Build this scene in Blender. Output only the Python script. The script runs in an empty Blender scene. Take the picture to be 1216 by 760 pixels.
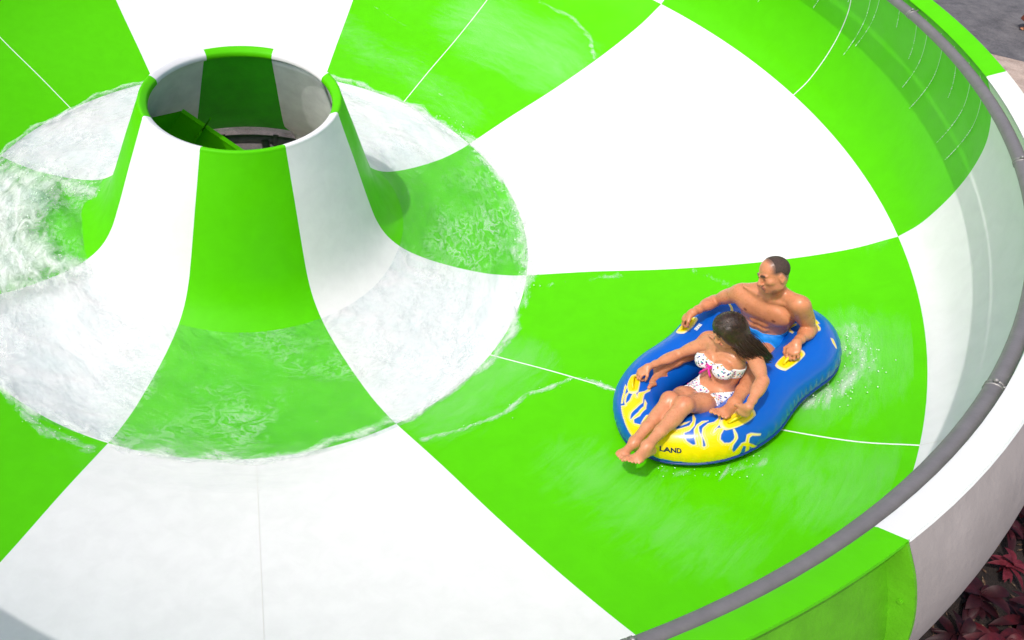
import bpy, math, random
import numpy as np
from mathutils import Matrix, Vector
rng = np.random.default_rng(7); random.seed(7)
SC = bpy.context.scene; COL = SC.collection
S = 0.88                                   # metres per survey unit
PHI0 = -1.1229; STEP = math.pi/4           # angle of panel joint 0, panel width

# ------------------------------------------------------------------ helpers
def tag(o, label=None, cat=None, group=None, kind=None):
    if label: o['label'] = label
    if cat: o['category'] = cat
    if group: o['group'] = group
    if kind: o['kind'] = kind
    return o

def mesh(name, V, F, mat=None, parent=None, smooth=True, colors=None):
    me = bpy.data.meshes.new(name)
    V = np.asarray(V, float)
    if isinstance(F, np.ndarray):
        n, k = F.shape
        me.vertices.add(len(V)); me.vertices.foreach_set('co', V.ravel())
        me.loops.add(n*k); me.loops.foreach_set('vertex_index', F.ravel().astype(np.int32))
        me.polygons.add(n); me.polygons.foreach_set('loop_start', np.arange(0, n*k, k, dtype=np.int32))
        me.polygons.foreach_set('loop_total', np.full(n, k, dtype=np.int32))
        me.update(calc_edges=True)
    else:
        me.from_pydata([tuple(v) for v in V], [], [tuple(f) for f in F]); me.update()
    if smooth: me.polygons.foreach_set('use_smooth', np.ones(len(me.polygons), bool))
    if colors is not None:
        for cn, arr in colors.items():
            arr = np.asarray(arr, np.float32)
            if arr.ndim == 1: arr = np.stack([arr, arr, arr], 1)
            a = me.color_attributes.new(cn, 'FLOAT_COLOR', 'POINT')
            a.data.foreach_set('color', np.concatenate([arr, np.ones((len(arr), 1), np.float32)], 1).astype(np.float32).ravel())
    if mat is not None:
        for m in (mat if isinstance(mat, (list, tuple)) else [mat]): me.materials.append(m)
    o = bpy.data.objects.new(name, me); COL.objects.link(o)
    if parent is not None: o.parent = parent
    return o

def empty(name, M=None):
    o = bpy.data.objects.new(name, None); COL.objects.link(o); o.empty_display_size = .2
    if M is not None: o.matrix_world = M
    return o

class MB:                                     # collects pieces of ONE mesh
    def __init__(s): s.V = []; s.F = []; s.n = 0
    def add(s, V, F):
        s.V += [tuple(v) for v in V]; s.F += [tuple(i+s.n for i in f) for f in F]; s.n += len(V)
    def tube(s, P, R, seg=10, cap=True, closed=False):
        P = np.asarray(P, float); n = len(P); R = np.broadcast_to(np.asarray(R, float), (n,))
        T = np.gradient(P, axis=0) if not closed else np.roll(P, -1, 0)-np.roll(P, 1, 0)
        T /= np.linalg.norm(T, axis=1)[:, None]+1e-12
        a = np.array([0, 0, 1.]) if abs(T[0][2]) < .9 else np.array([1., 0, 0])
        V = []; prev = None
        for i in range(n):
            u = a-T[i]*(a@T[i]) if prev is None else prev-T[i]*(prev@T[i])
            u /= np.linalg.norm(u)+1e-12; prev = u; w = np.cross(T[i], u)
            for k in range(seg):
                t = 2*math.pi*k/seg; V.append(P[i]+R[i]*(u*math.cos(t)+w*math.sin(t)))
        F = []
        for i in range(n if closed else n-1):
            j = (i+1) % n
            for k in range(seg): F.append((i*seg+k, i*seg+(k+1) % seg, j*seg+(k+1) % seg, j*seg+k))
        if cap and not closed: F.append(tuple(range(seg))[::-1]); F.append(tuple((n-1)*seg+k for k in range(seg)))
        s.add(V, F)
    def ball(s, c, r, nu=10, nv=7):
        c = np.asarray(c, float); r = np.broadcast_to(np.asarray(r, float), (3,)); V = []; F = []
        for i in range(nv+1):
            th = math.pi*i/nv
            for k in range(nu):
                t = 2*math.pi*k/nu; V.append(c+r*np.array([math.sin(th)*math.cos(t), math.sin(th)*math.sin(t), math.cos(th)]))
        for i in range(nv):
            for k in range(nu): F.append((i*nu+k, (i+1)*nu+k, (i+1)*nu+(k+1) % nu, i*nu+(k+1) % nu))
        s.add(V, F)
    def box(s, c, h, R=None):
        c = np.asarray(c, float); R = np.eye(3) if R is None else R
        V = [c+R@(np.array([x, y, z])*h) for x in (-1, 1) for y in (-1, 1) for z in (-1, 1)]
        s.add(V, [(0, 1, 3, 2), (4, 6, 7, 5), (0, 4, 5, 1), (2, 3, 7, 6), (0, 2, 6, 4), (1, 5, 7, 3)])
    def build(s, name, mat, parent=None, smooth=True): return mesh(name, s.V, s.F, mat, parent, smooth)

# ------------------------------------------------------------------ materials
class NT:
    def __init__(s, name):
        s.m = bpy.data.materials.new(name); s.m.use_nodes = True; s.t = s.m.node_tree; s.t.nodes.clear()
        s.out = s.n('ShaderNodeOutputMaterial')
    def n(s, typ, **kw):
        nd = s.t.nodes.new(typ)
        for k, v in kw.items():
            if k in nd.inputs: nd.inputs[k].default_value = v
            else: setattr(nd, k, v)
        return nd
    def l(s, a, b): s.t.links.new(a, b)
    def noise(s, scale, detail=4, rough=.55, vec=None, dist=0.):
        nd = s.n('ShaderNodeTexNoise'); nd.inputs['Scale'].default_value = scale; nd.inputs['Detail'].default_value = detail
        nd.inputs['Roughness'].default_value = rough; nd.inputs['Distortion'].default_value = dist
        if vec is not None: s.l(vec, nd.inputs['Vector'])
        return nd
    def coord(s, scale=(1, 1, 1)):
        c = s.n('ShaderNodeTexCoord'); mp = s.n('ShaderNodeMapping'); mp.inputs['Scale'].default_value = scale
        s.l(c.outputs['Object'], mp.inputs['Vector']); return mp.outputs['Vector']
    def ramp(s, fac, stops):
        r = s.n('ShaderNodeValToRGB'); e = r.color_ramp.elements
        while len(e) < len(stops): e.new(.5)
        for el, (p, c) in zip(e, stops):
            el.position = p; el.color = (*c, 1) if len(c) == 3 else c
        s.l(fac, r.inputs[0]); return r.outputs[0]
    def math(s, op, a, b=None, clamp=False):
        m = s.n('ShaderNodeMath', operation=op); m.use_clamp = clamp
        for i, v in enumerate((a, b)):
            if v is None: continue
            if isinstance(v, (int, float)): m.inputs[i].default_value = v
            else: s.l(v, m.inputs[i])
        return m.outputs[0]
    def bump(s, h, strength=.3, dist=.01):
        b = s.n('ShaderNodeBump'); b.inputs['Strength'].default_value = strength; b.inputs['Distance'].default_value = dist
        s.l(h, b.inputs['Height']); return b.outputs[0]

def simple(name, col, rough=.5, spec=.5, metal=0., var=.0, vscale=6., bump=0., bscale=40., coat=0., attr=None, wear=None):
    t = NT(name); b = t.n('ShaderNodeBsdfPrincipled')
    b.inputs['Roughness'].default_value = rough; b.inputs['Specular IOR Level'].default_value = spec
    b.inputs['Metallic'].default_value = metal; b.inputs['Coat Weight'].default_value = coat; b.inputs['Coat Roughness'].default_value = .12
    co = t.coord()
    if attr:
        a = t.n('ShaderNodeAttribute'); a.attribute_name = attr; src = a.outputs['Color']
    else:
        rgb = t.n('ShaderNodeRGB'); rgb.outputs[0].default_value = (*col, 1); src = rgb.outputs[0]
    if var:
        nz = t.noise(vscale, 5, .6, co); h = t.n('ShaderNodeHueSaturation')
        mr = t.n('ShaderNodeMapRange'); mr.inputs[1].default_value = .3; mr.inputs[2].default_value = .7
        mr.inputs[3].default_value = 1-var; mr.inputs[4].default_value = 1+var
        t.l(nz.outputs[0], mr.inputs[0]); t.l(mr.outputs[0], h.inputs['Value']); t.l(src, h.inputs['Color']); src = h.outputs[0]
    t.l(src, b.inputs['Base Color'])
    if bump:
        nb = t.noise(bscale, 4, .6, co); t.l(t.bump(nb.outputs[0], bump, .01), b.inputs['Normal'])
    t.l(b.outputs[0], t.out.inputs[0]); return t.m

def gelcoat(name, col, rough, film):
    """glossy fibreglass, wet in patches: the gloss and a fine ripple change with a noise"""
    t = NT(name); b = t.n('ShaderNodeBsdfPrincipled'); co = t.coord()
    n1 = t.noise(.9, 5, .6, co, .6); n2 = t.noise(60, 3, .6, co); n3 = t.noise(7, 4, .6, co, .4)
    b.inputs['Specular IOR Level'].default_value = .13
    h = t.n('ShaderNodeHueSaturation'); h.inputs['Color'].default_value = (*col, 1)
    mr = t.n('ShaderNodeMapRange'); mr.inputs[1].default_value = .35; mr.inputs[2].default_value = .65
    mr.inputs[3].default_value = .975; mr.inputs[4].default_value = 1.03
    t.l(n3.outputs[0], mr.inputs[0]); t.l(mr.outputs[0], h.inputs['Value']); t.l(h.outputs[0], b.inputs['Base Color'])
    rr = t.n('ShaderNodeMapRange'); rr.inputs[1].default_value = .42; rr.inputs[2].default_value = .58
    rr.inputs[3].default_value = rough+.12; rr.inputs[4].default_value = rough-.08
    t.l(n1.outputs[0], rr.inputs[0]); t.l(rr.outputs[0], b.inputs['Roughness'])
    hh = t.math('ADD', t.math('MULTIPLY', n2.outputs[0], .25), n3.outputs[0])
    t.l(t.bump(hh, film, .02), b.inputs['Normal'])
    t.l(b.outputs[0], t.out.inputs[0]); return t.m

M = {}
M['green'] = gelcoat('green_gelcoat', (.085, .54, .0), .42, .12)
M['white'] = gelcoat('white_gelcoat', (.745, .738, .75), .46, .07)
M['green_raw'] = simple('green_raw_fibreglass', (.10, .40, .006), .55, .3, var=.12, vscale=9, bump=.22, bscale=45)
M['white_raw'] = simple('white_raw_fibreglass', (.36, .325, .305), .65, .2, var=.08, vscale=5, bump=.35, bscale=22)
M['inner_white'] = simple('white_inner_fibreglass', (.82, .83, .82), .5, .35, var=.12, vscale=4, bump=.25, bscale=25)
M['inner_green'] = simple('green_inner_fibreglass', (.04, .50, .004), .45, .35, var=.12, vscale=5, bump=.25, bscale=30)
M['seam_white'] = simple('white_joint_filler', (.80, .83, .78), .5)
M['seam_grey'] = simple('grey_joint_filler', (.70, .68, .67), .6)
M['pipe'] = simple('grey_pvc_pipe', (.155, .148, .155), .5, .4, var=.10, vscale=14, bump=.15, bscale=80)
M['steel'] = simple('steel_fitting', (.25, .245, .24), .5, .4, metal=.5, var=.15, vscale=40)
M['darkpipe'] = simple('dark_grey_pipe', (.10, .115, .115), .45, .4, var=.2, vscale=12)
M['edge'] = simple('panel_edge_resin', (.55, .50, .16), .6)

def flow_vec(t, sx, sy):
    """coordinates that run round the bowl, so that water pattern is drawn out along the current"""
    a = t.n('ShaderNodeAttribute'); a.attribute_name = 'flow'; mp = t.n('ShaderNodeMapping'); mp.inputs['Scale'].default_value = (sx, sy, 1)
    t.l(a.outputs['Vector'], mp.inputs['Vector']); return mp.outputs['Vector']
def water_mat():
    t = NT('water_surface'); v = flow_vec(t, 1., .42); co = t.coord()
    n1 = t.noise(3.4, 5, .6, v, 1.4); n2 = t.noise(13, 5, .62, v, 1.2); n3 = t.noise(1.3, 3, .5, co, .5)
    hh = t.math('ADD', n1.outputs[0], t.math('MULTIPLY', n2.outputs[0], .45))
    nrm = t.bump(hh, .75, .06)
    tr = t.n('ShaderNodeBsdfTransparent')
    t.l(t.ramp(n1.outputs[0], [(.30, (.89, .962, .96)), (.50, (.955, .988, .988)), (.62, (.99, 1., 1.))]), tr.inputs[0])
    gl = t.n('ShaderNodeBsdfGlossy'); gl.inputs['Roughness'].default_value = .10; t.l(nrm, gl.inputs['Normal'])
    fr = t.n('ShaderNodeFresnel'); fr.inputs[0].default_value = 1.33; t.l(nrm, fr.inputs['Normal'])
    mx = t.n('ShaderNodeMixShader'); t.l(t.math('MULTIPLY', fr.outputs[0], .6), mx.inputs[0]); t.l(tr.outputs[0], mx.inputs[1]); t.l(gl.outputs[0], mx.inputs[2])
    df = t.n('ShaderNodeBsdfDiffuse'); df.inputs[0].default_value = (.84, .89, .89, 1); t.l(nrm, df.inputs['Normal'])
    # thin drawn-out foam streaks that also paint in bright caustic lines
    rid = t.math('SUBTRACT', 1., t.math('MULTIPLY', t.math('ABSOLUTE', t.math('SUBTRACT', n2.outputs[0], .5)), 9.), True)
    rid = t.math('MULTIPLY', t.math('POWER', rid, 2.6), t.math('MULTIPLY', t.math('SUBTRACT', n3.outputs[0], .46, True), 1.7, True))
    a = t.math('ADD', rid, .035, True)
    m2 = t.n('ShaderNodeMixShader'); t.l(a, m2.inputs[0]); t.l(mx.outputs[0], m2.inputs[1]); t.l(df.outputs[0], m2.inputs[2])
    t.l(m2.outputs[0], t.out.inputs[0]); return t.m
M['water'] = water_mat()

def foam_mat(name, lo, gain, amax, scale, col=(.88, .91, .91), stretch=.45):
    t = NT(name); v = flow_vec(t, 1., stretch)
    a = t.n('ShaderNodeAttribute'); a.attribute_name = 'mask'
    n1 = t.noise(scale, 6, .62, v, 1.4); n2 = t.noise(scale*4.2, 5, .65, v, 1.2)
    nn = t.math('ADD', t.math('MULTIPLY', n1.outputs[0], .72), t.math('MULTIPLY', n2.outputs[0], .28))
    s = t.math('SUBTRACT', t.math('ADD', t.math('MULTIPLY', a.outputs['Fac'], .75), nn), lo)
    s = t.math('MULTIPLY', s, gain, True)
    s = t.math('MULTIPLY', s, t.math('MULTIPLY', a.outputs['Fac'], 4., True))
    s = t.math('MULTIPLY', s, amax, True)
    tr = t.n('ShaderNodeBsdfTransparent'); b = t.n('ShaderNodeBsdfPrincipled')
    b.inputs['Base Color'].default_value = (*col, 1); b.inputs['Roughness'].default_value = .25
    t.l(t.bump(nn, .8, .05), b.inputs['Normal'])
    mx = t.n('ShaderNodeMixShader'); t.l(s, mx.inputs[0]); t.l(tr.outputs[0], mx.inputs[1]); t.l(b.outputs[0], mx.inputs[2])
    t.l(mx.outputs[0], t.out.inputs[0]); return t.m
M['foam'] = foam_mat('water_foam', .78, 2.4, .93, 7)
M['film'] = foam_mat('thin_water_film', .60, 1.5, .16, 9, (.86, .90, .89), .3)

# ------------------------------------------------------------------ bowl of revolution
def pol(r, phi, z): return np.stack([r*np.cos(phi), r*np.sin(phi), z+0*phi], -1)
def smooth_profile(P, n):
    P = np.asarray(P, float)*S; out = []
    Q = np.vstack([2*P[0]-P[1], P, 2*P[-1]-P[-2]])
    for i in range(1, len(Q)-2):
        p0, p1, p2, p3 = Q[i-1:i+3]
        for t in np.linspace(0, 1, n, endpoint=False):
            out.append(.5*((2*p1)+(-p0+p2)*t+(2*p0-5*p1+4*p2-p3)*t*t+(-p0+3*p1-3*p2+p3)*t**3))
    out.append(P[-1]); return np.array(out)
BASIN = smooth_profile([(1.02, 1.445), (1.115, 1.21), (1.21, .98), (1.305, .74), (1.41, .48), (1.52, .24), (1.66, .055), (1.86, -.075), (2.10, -.14),
                        (2.40, -.17), (2.75, -.165), (3.0, -.12), (3.205, -.055), (3.8, .19), (4.5, .45), (5.2, .765), (5.75, 1.08), (6.06, 1.34)], 7)
CONE, TROUGH, FLOOR = BASIN[:57], BASIN[56:85], BASIN[84:]
WALL = smooth_profile([(6.06, 1.34), (6.135, 1.5), (6.175, 1.7), (6.19, 1.9), (6.18, 2.1), (6.14, 2.3), (6.07, 2.47), (5.96, 2.66), (5.83, 2.825)], 6)
SKIN = smooth_profile([(5.915, 2.882), (6.02, 2.76), (6.11, 2.60), (6.17, 2.42), (6.20, 2.2), (6.21, 1.95), (6.195, 1.7), (6.13, 1.4), (6.02, 1.2)], 6)
ALLP = np.vstack([CONE, TROUGH[1:], FLOOR[1:]])
def floor_z(r): return np.interp(r, ALLP[:, 0], ALLP[:, 1])

def revolve(P, p0, p1, n, thick=None, lift=0., flip=False):
    """sheet of revolution; thick > 0 adds a second skin on the far side and end caps at its rims"""
    T = np.gradient(P, axis=0); T /= np.linalg.norm(T, axis=1)[:, None]; Nn = np.stack([-T[:, 1], T[:, 0]], 1)   # left normal
    if flip: Nn = -Nn
    A = P+Nn*lift; ph = np.linspace(p0, p1, n+1); m = len(P)
    def lay(B): return np.concatenate([pol(B[:, 0], np.full(m, a), B[:, 1]) for a in ph])
    V = lay(A); q = np.arange(n)[:, None]*m+np.arange(m-1)[None]
    F = np.stack([q, q+m, q+m+1, q+1], -1).reshape(-1, 4)
    if flip: F = F[:, ::-1]
    if thick:
        V2 = lay(A-Nn*thick); o = len(V); F2 = F[:, ::-1]+o
        e = np.arange(n)*m
        C1 = np.stack([e, e+o, e+m+o, e+m], -1); C2 = np.stack([e+m-1, e+2*m-1, e+2*m-1+o, e+m-1+o], -1)
        C = np.vstack([C1, C2]); B_ = np.vstack([V, V2])        # end caps on their own corners, so the rims stay crisp
        u_, inv = np.unique(C, return_inverse=True); C = inv.reshape(C.shape)+len(B_)
        V = np.vstack([B_, B_[u_]]); F = np.vstack([F, F2, C])
    return V, F

bowl = tag(empty('slide_bowl', Matrix.Translation((0, 0, 0))), 'huge round slide bowl of checkered green and white panels around an open cone', 'water slide')
def col(k, odd): return 'green' if (k+odd) % 2 else 'white'
for k in range(8):
    a0, a1 = PHI0+k*STEP, PHI0+(k+1)*STEP
    c = col(k, 0); c2 = col(k, 1)
    V, F = revolve(CONE, a0, a1, 24); cp = mesh('cone_panel', V, F, M[c], bowl); cp['label'] = c+' panel of the cone'
    V, F = revolve(CONE+[-.035, -.012], a0, a1, 24); cl = mesh('cone_lining', V, F, M['inner_'+c], cp)
    LIP = smooth_profile([(1.02, 1.445), (1.012, 1.468), (.99, 1.475), (.945, 1.452), (.925, 1.43), (.922, 1.39), (.95, 1.372), (.985, 1.40)], 3)
    V, F = revolve(LIP, a0, a1, 24); mesh('cone_collar', V, F, M[c], cp)
    V, F = revolve(TROUGH, a0, a1, 24, .012); tp = mesh('trough_panel', V, F, M[c], bowl); tp['label'] = c+' panel of the water trough'
    V, F = revolve(FLOOR, a0, a1, 32, .012); fp = mesh('floor_panel', V, F, M[c2], bowl); fp['label'] = c2+' floor panel'
    V, F = revolve(WALL, a0, a1, 32, .012); wp = mesh('wall_panel', V, F, [M[c]], bowl); wp['label'] = c+' wall panel'
    # flange leaning outwards on the rim
    FL = np.array([(5.825, 2.822), (5.833, 2.832), (5.915, 2.884)])*S
    V, F = revolve(FL, a0, a1, 32, .010); mesh('rim_flange', V, F, M[c], wp)
    # joint line in the middle of each panel
    sm = 'seam_white' if c2 == 'green' else 'seam_grey'; hw = .0052 if c2 == 'green' else .0025
    am = (a0+a1)/2
    rows = []
    for P_ in FLOOR:
        d = hw/P_[0]; rows += [pol(np.array([P_[0]]), np.array([am-d]), P_[1]+.0015)[0], pol(np.array([P_[0]]), np.array([am+d]), P_[1]+.0015)[0]]
    mesh('seam_strip', rows, [(2*i, 2*i+1, 2*i+3, 2*i+2) for i in range(len(FLOOR)-1)], M[sm], fp)
    sm = 'seam_white' if c == 'green' else 'seam_grey'; hw = .0052 if c == 'green' else .0025
    rows = []
    for P_ in WALL:
        d = hw/P_[0]; r_ = P_[0]-.002; rows += [pol(np.array([r_]), np.array([am-d]), P_[1]+.001)[0], pol(np.array([r_]), np.array([am+d]), P_[1]+.001)[0]]
    mesh('seam_strip', rows, [(2*i, 2*i+1, 2*i+3, 2*i+2) for i in range(len(WALL)-1)], M[sm], wp)
    # outer side: white panels carry a closed outer skin, green ones lie open behind a rib at each joint
    if c == 'white':
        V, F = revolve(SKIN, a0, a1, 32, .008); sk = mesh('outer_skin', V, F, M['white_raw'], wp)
        V, F = revolve(np.array([(5.913, 2.888), (5.921, 2.882)])*S, a0, a1, 32, .003); mesh('skin_edge', V, F, M['seam_white'], wp)
    else:
        V, F = revolve(WALL, a0, a1, 32, .004, lift=-.016); mesh('outer_laminate', V, F, M['green_raw'], wp)
        for sgn, aa in ((1, a0), (-1, a1)):
            W2 = WALL[::-1]*[1, 1]; n_ = len(W2)
            SK = SKIN[np.linspace(0, len(SKIN)-1, n_).round().astype(int)]
            da = sgn*.006/5.3
            V = np.concatenate([pol(W2[:, 0]+.012, np.full(n_, aa+da), W2[:, 1]-.004), pol(SK[:, 0]+.004, np.full(n_, aa+da), SK[:, 1]),
                                pol(W2[:, 0]+.012, np.full(n_, aa+3*da), W2[:, 1]-.004), pol(SK[:, 0]+.004, np.full(n_, aa+3*da), SK[:, 1])])
            F = []
            for i in range(n_-1):
                F += [(i, i+1, n_+i+1, n_+i), (2*n_+i, 3*n_+i, 3*n_+i+1, 2*n_+i+1), (n_+i, n_+i+1, 3*n_+i+1, 3*n_+i)]
            bm = MB(); bm.add(V, F)
            for i in (n_//6, n_//3, n_//2, 2*n_//3):
                c_ = pol(np.array([(W2[i, 0]+SK[i, 0])/2+.012]), np.array([aa+3*da]), (W2[i, 1]+SK[i, 1])/2)[0]
                tdir = np.array([-math.sin(aa), math.cos(aa), 0])*sgn
                bm.tube([c_-tdir*.002, c_+tdir*.008], .008, 6)
            bm.build('joint_rib', M['green_raw'], wp, False)
# grey spray pipe on the inside of the rim
RP, ZP = 5.805*S, 2.762*S
tb = MB(); tb.tube(pol(np.full(260, RP), np.linspace(0, 2*math.pi, 260, endpoint=False), ZP), .030, 16, closed=True)
pipe = tb.build('spray_pipe', M['pipe'], bowl); pipe['label'] = 'grey spray pipe round the rim'
for i in range(16):
    a = PHI0+(.262+.5*i)*STEP; tdir = np.array([-math.sin(a), math.cos(a), 0]); c_ = pol(np.array([RP]), np.array([a]), ZP)[0]
    cb = MB(); cb.tube([c_-tdir*.016, c_-tdir*.006], .033, 16); cb.tube([c_+tdir*.006, c_+tdir*.016], .033, 16)
    out = np.array([math.cos(a), math.sin(a), 0])
    cb.tube([c_, c_+out*.03+np.array([0, 0, .035])], .007, 8); cb.ball(c_-out*.014+np.array([0, 0, .036]), .010)
    cb.build('pipe_clamp', M['steel'], pipe)

# ------------------------------------------------------------------ water
ZW = -.052*S
_wv = [(rng.uniform(3, 9)*(1 if q < 7 else 2.2), rng.uniform(0, 6.28), rng.uniform(0, 6.28), (.0055 if q < 7 else .0022)) for q in range(14)]
def wave(x, y):
    ph_ = np.arctan2(y, x)*2.6; r_ = np.hypot(x, y); z_ = 0*x
    for k_, d_, p_, a_ in _wv: z_ = z_+a_*np.sin(k_*(r_*math.cos(d_)*1.6+np.sin(ph_*1.)*.3*math.sin(d_)+x*math.sin(d_)*.6)+p_+1.2*np.sin(2.1*y+p_))
    return z_
r0, r1 = 1.66*S, 3.30*S
RR = np.linspace(r0, r1, 100); PH = np.linspace(0, 2*math.pi, 900, endpoint=False)
G = np.stack(np.meshgrid(RR, PH, indexing='ij'), -1); x = G[..., 0]*np.cos(G[..., 1]); y = G[..., 0]*np.sin(G[..., 1])
fall = np.clip((r1-G[..., 0])/.25, 0, 1)
swirl = .05*np.exp(-((x+2.0)**2+(y-.1)**2)/.2)*np.sin(9*x+7*y)
z = ZW+wave(x, y)*(.35+.65*fall)*np.clip((G[..., 0]-1.72*S)/.3, .15, 1)+swirl*fall
nr, nph = 100, 900
V = np.stack([x, y, z], -1).reshape(-1, 3)
i, j = np.meshgrid(np.arange(nr-1), np.arange(nph), indexing='ij'); j2 = (j+1) % nph
F = np.stack([i*nph+j, (i+1)*nph+j, (i+1)*nph+j2, i*nph+j2], -1).reshape(-1, 4)
def flow(x, y):
    ph_ = np.mod(np.arctan2(y, x)-math.pi/2, 2*math.pi); r_ = np.hypot(x, y); return np.stack([r_, ph_*2.6, 0*r_], -1).reshape(-1, 3)
tag(mesh('water', V, F, M['water'], colors={'flow': flow(x, y)}), 'shallow swirling water round the foot of the cone', 'water', kind='structure')

LINES = {"f2": [[-1.83, -2.1], [-1.58, -2.42], [-1.35, -2.61], [-1.05, -2.73]], "f3": [[1.37, -2.75], [1.65, -2.71], [1.85, -2.65], [2.02, -2.59], [2.22, -2.43], [2.38, -2.41], [2.59, -2.34], [2.72, -2.42], [2.84, -2.57]], "f4": [[4.34, -2.46], [4.29, -2.67], [4.2, -2.84], [4.07, -2.93], [3.94, -2.98], [3.82, -3.02]], "f5": [[2.71, -1.13], [3.05, -1.18], [3.37, -1.27]], "f5b": [[3.88, -1.41], [3.96, -1.59], [4.06, -1.75]], "f6": [[3.67, 3.15], [3.98, 2.73], [4.09, 2.32], [4.06, 1.96]], "v1": [[-2.59, 0.58], [-2.08, 0.61], [-1.6, 0.26]], "v2": [[-2.12, 0.32], [-2.15, -0.04], [-2.18, -0.41]], "v3": [[-2.28, -0.64], [-1.94, -0.72], [-1.48, -0.85]], "v4": [[-2.17, -1.05], [-1.83, -1.04]], "c1": [[1.18, 3.48], [1.54, 2.97], [1.95, 2.7], [2.39, 1.99], [2.58, 1.62]], "c2": [[1.59, 3.78], [2.01, 3.34], [2.5, 2.92], [2.79, 2.69]], "c3": [[1.08, 3.64], [1.33, 3.03], [1.63, 2.65]], "c4": [[2.06, 2.75], [2.54, 2.4], [3.09, 2.07]], "w1": [[-0.67, -2.73], [-0.17, -2.86], [0.31, -2.92], [0.74, -2.87]], "w2": [[1.55, -2.48], [1.92, -2.26], [2.25, -2.03]], "w3": [[2.86, 3.24], [3.19, 2.68], [3.53, 2.39], [3.66, 2.04]], "w4": [[5.27, 0.11], [5.15, -0.9], [5.01, -1.58]], "w5": [[2.37, -3.25], [2.53, -3.57], [2.67, -3.86]], "w6": [[3.43, -3.53], [3.44, -3.82], [3.71, -3.66]], "und": [[2.79, -3.34], [3.04, -3.44], [3.33, -3.41]]}
def dist_line(x, y, L):
    d = np.full(x.shape, 9.); L = np.asarray(L)
    for a, b in zip(L[:-1], L[1:]):
        ab = b-a; t = np.clip(((x-a[0])*ab[0]+(y-a[1])*ab[1])/(ab@ab), 0, 1)
        d = np.minimum(d, np.hypot(x-a[0]-t*ab[0], y-a[1]-t*ab[1]))
    return d
def sheet(name, mat, items, ring, lift, label, dr=.03, relief=0.):
    RR = np.arange(1.5, 5.30, dr); PH = np.linspace(0, 2*math.pi, int(2*math.pi*3.2/dr), endpoint=False); nr, nph = len(RR), len(PH)
    R_, P_ = np.meshgrid(RR, PH, indexing='ij'); x = R_*np.cos(P_); y = R_*np.sin(P_)
    m = np.zeros(x.shape)
    for key, w, s_ in items:
        d = dist_line(x, y, LINES[key]); m = np.maximum(m, s_*np.clip(1-d/w, 0, 1)**.8)
    m = np.maximum(m, ring(R_, P_, x, y)) if ring else m
    base = np.maximum(floor_z(R_), np.where(R_ < r1, ZW+wave(x, y)*np.clip((r1-R_)/.25, 0, 1)+.006, -9))
    fl_ = flow(x, y); rel = 0*x
    if relief:
        for kx, ky, pz in ((9, 4, 0.), (17, -8, 1.), (-12, 21, 2.), (31, 17, .5)): rel = rel+np.sin(kx*x+ky*y+pz+2*np.sin(3*x-4*y))*.25
        rel = relief*np.clip(m-.45, 0, 1)*(1+rel)
    V = np.stack([x, y, base+lift+rel], -1).reshape(-1, 3)
    i, j = np.meshgrid(np.arange(nr-1), np.arange(nph), indexing='ij'); j2 = (j+1) % nph
    F = np.stack([i*nph+j, (i+1)*nph+j, (i+1)*nph+j2, i*nph+j2], -1).reshape(-1, 4)
    mf = m.ravel()[F].max(1) > .01; F = F[mf]
    used = np.unique(F); rm = np.zeros(len(V), int); rm[used] = np.arange(len(used))
    o = mesh(name, V[used], rm[F], mat, colors={'mask': m.ravel()[used], 'flow': fl_[used]})
    return tag(o, label, 'water', kind='stuff')
def foam_ring(R, P, x, y):
    wob = .05*np.sin(7*P)+.04*np.sin(17*P+1)+.03*np.sin(41*P+2)
    d = R-(3.215*S+wob*.5)
    idx = ((P-PHI0)/STEP) % 8
    side = np.exp(-((idx-1.5)/.8)**2)                      # broad fuzzy spill on the right
    wi = .13+.14*side
    m = np.where(d < 0, np.clip(1+d/wi, 0, 1), np.clip(1-d/(.07+.14*side), 0, 1))*.66
    left = np.exp(-((idx-5.55)/.62)**4)*np.clip((R-1.62)/.30, 0, 1)*np.clip((3.3*S-R)/.15, 0, 1)*.85
    hole = np.exp(-((x+1.66)**2/.13+(y+.02)**2/.20))
    return np.maximum(m, np.clip(left-hole*.8, 0, 1))
sheet('foam', M['foam'], [('f2', .10, .6), ('f3', .05, .62), ('f4', .17, .6), ('f5', .10, .42), ('f5b', .10, .45), ('f6', .06, .55), ('v1', .26, .7), ('v2', .20, .75), ('v3', .28, .8), ('v4', .24, .7),
      ('c1', .02, .42), ('c2', .02, .4), ('c3', .02, .38), ('c4', .02, .36), ('und', .1, .42)], foam_ring, .007, 'white foam and bubbles drifting on the slide and round the trough, with painted caustic lines', .022, .10)  # the thin c lines are caustic light drawn in as pale foam
def film_ring(R, P, x, y):
    idx = ((P-PHI0)/STEP) % 8
    a = np.exp(-((idx-7.5)/.42)**2)*np.clip((3.62*S-R)/.08, 0, 1)*np.clip((R-3.2*S)/.03, 0, 1)*.75
    return a
sheet('water_film', M['film'], [('w2', .42, .65), ('w3', .62, .7), ('w4', .35, .5), ('w5', .45, .42), ('w6', .4, .42), ('w1', .25, .7), ('f4', .35, .6), ('c1', .35, .4)], film_ring, .004, 'thin sheets of water running over the green and white panels')
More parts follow.
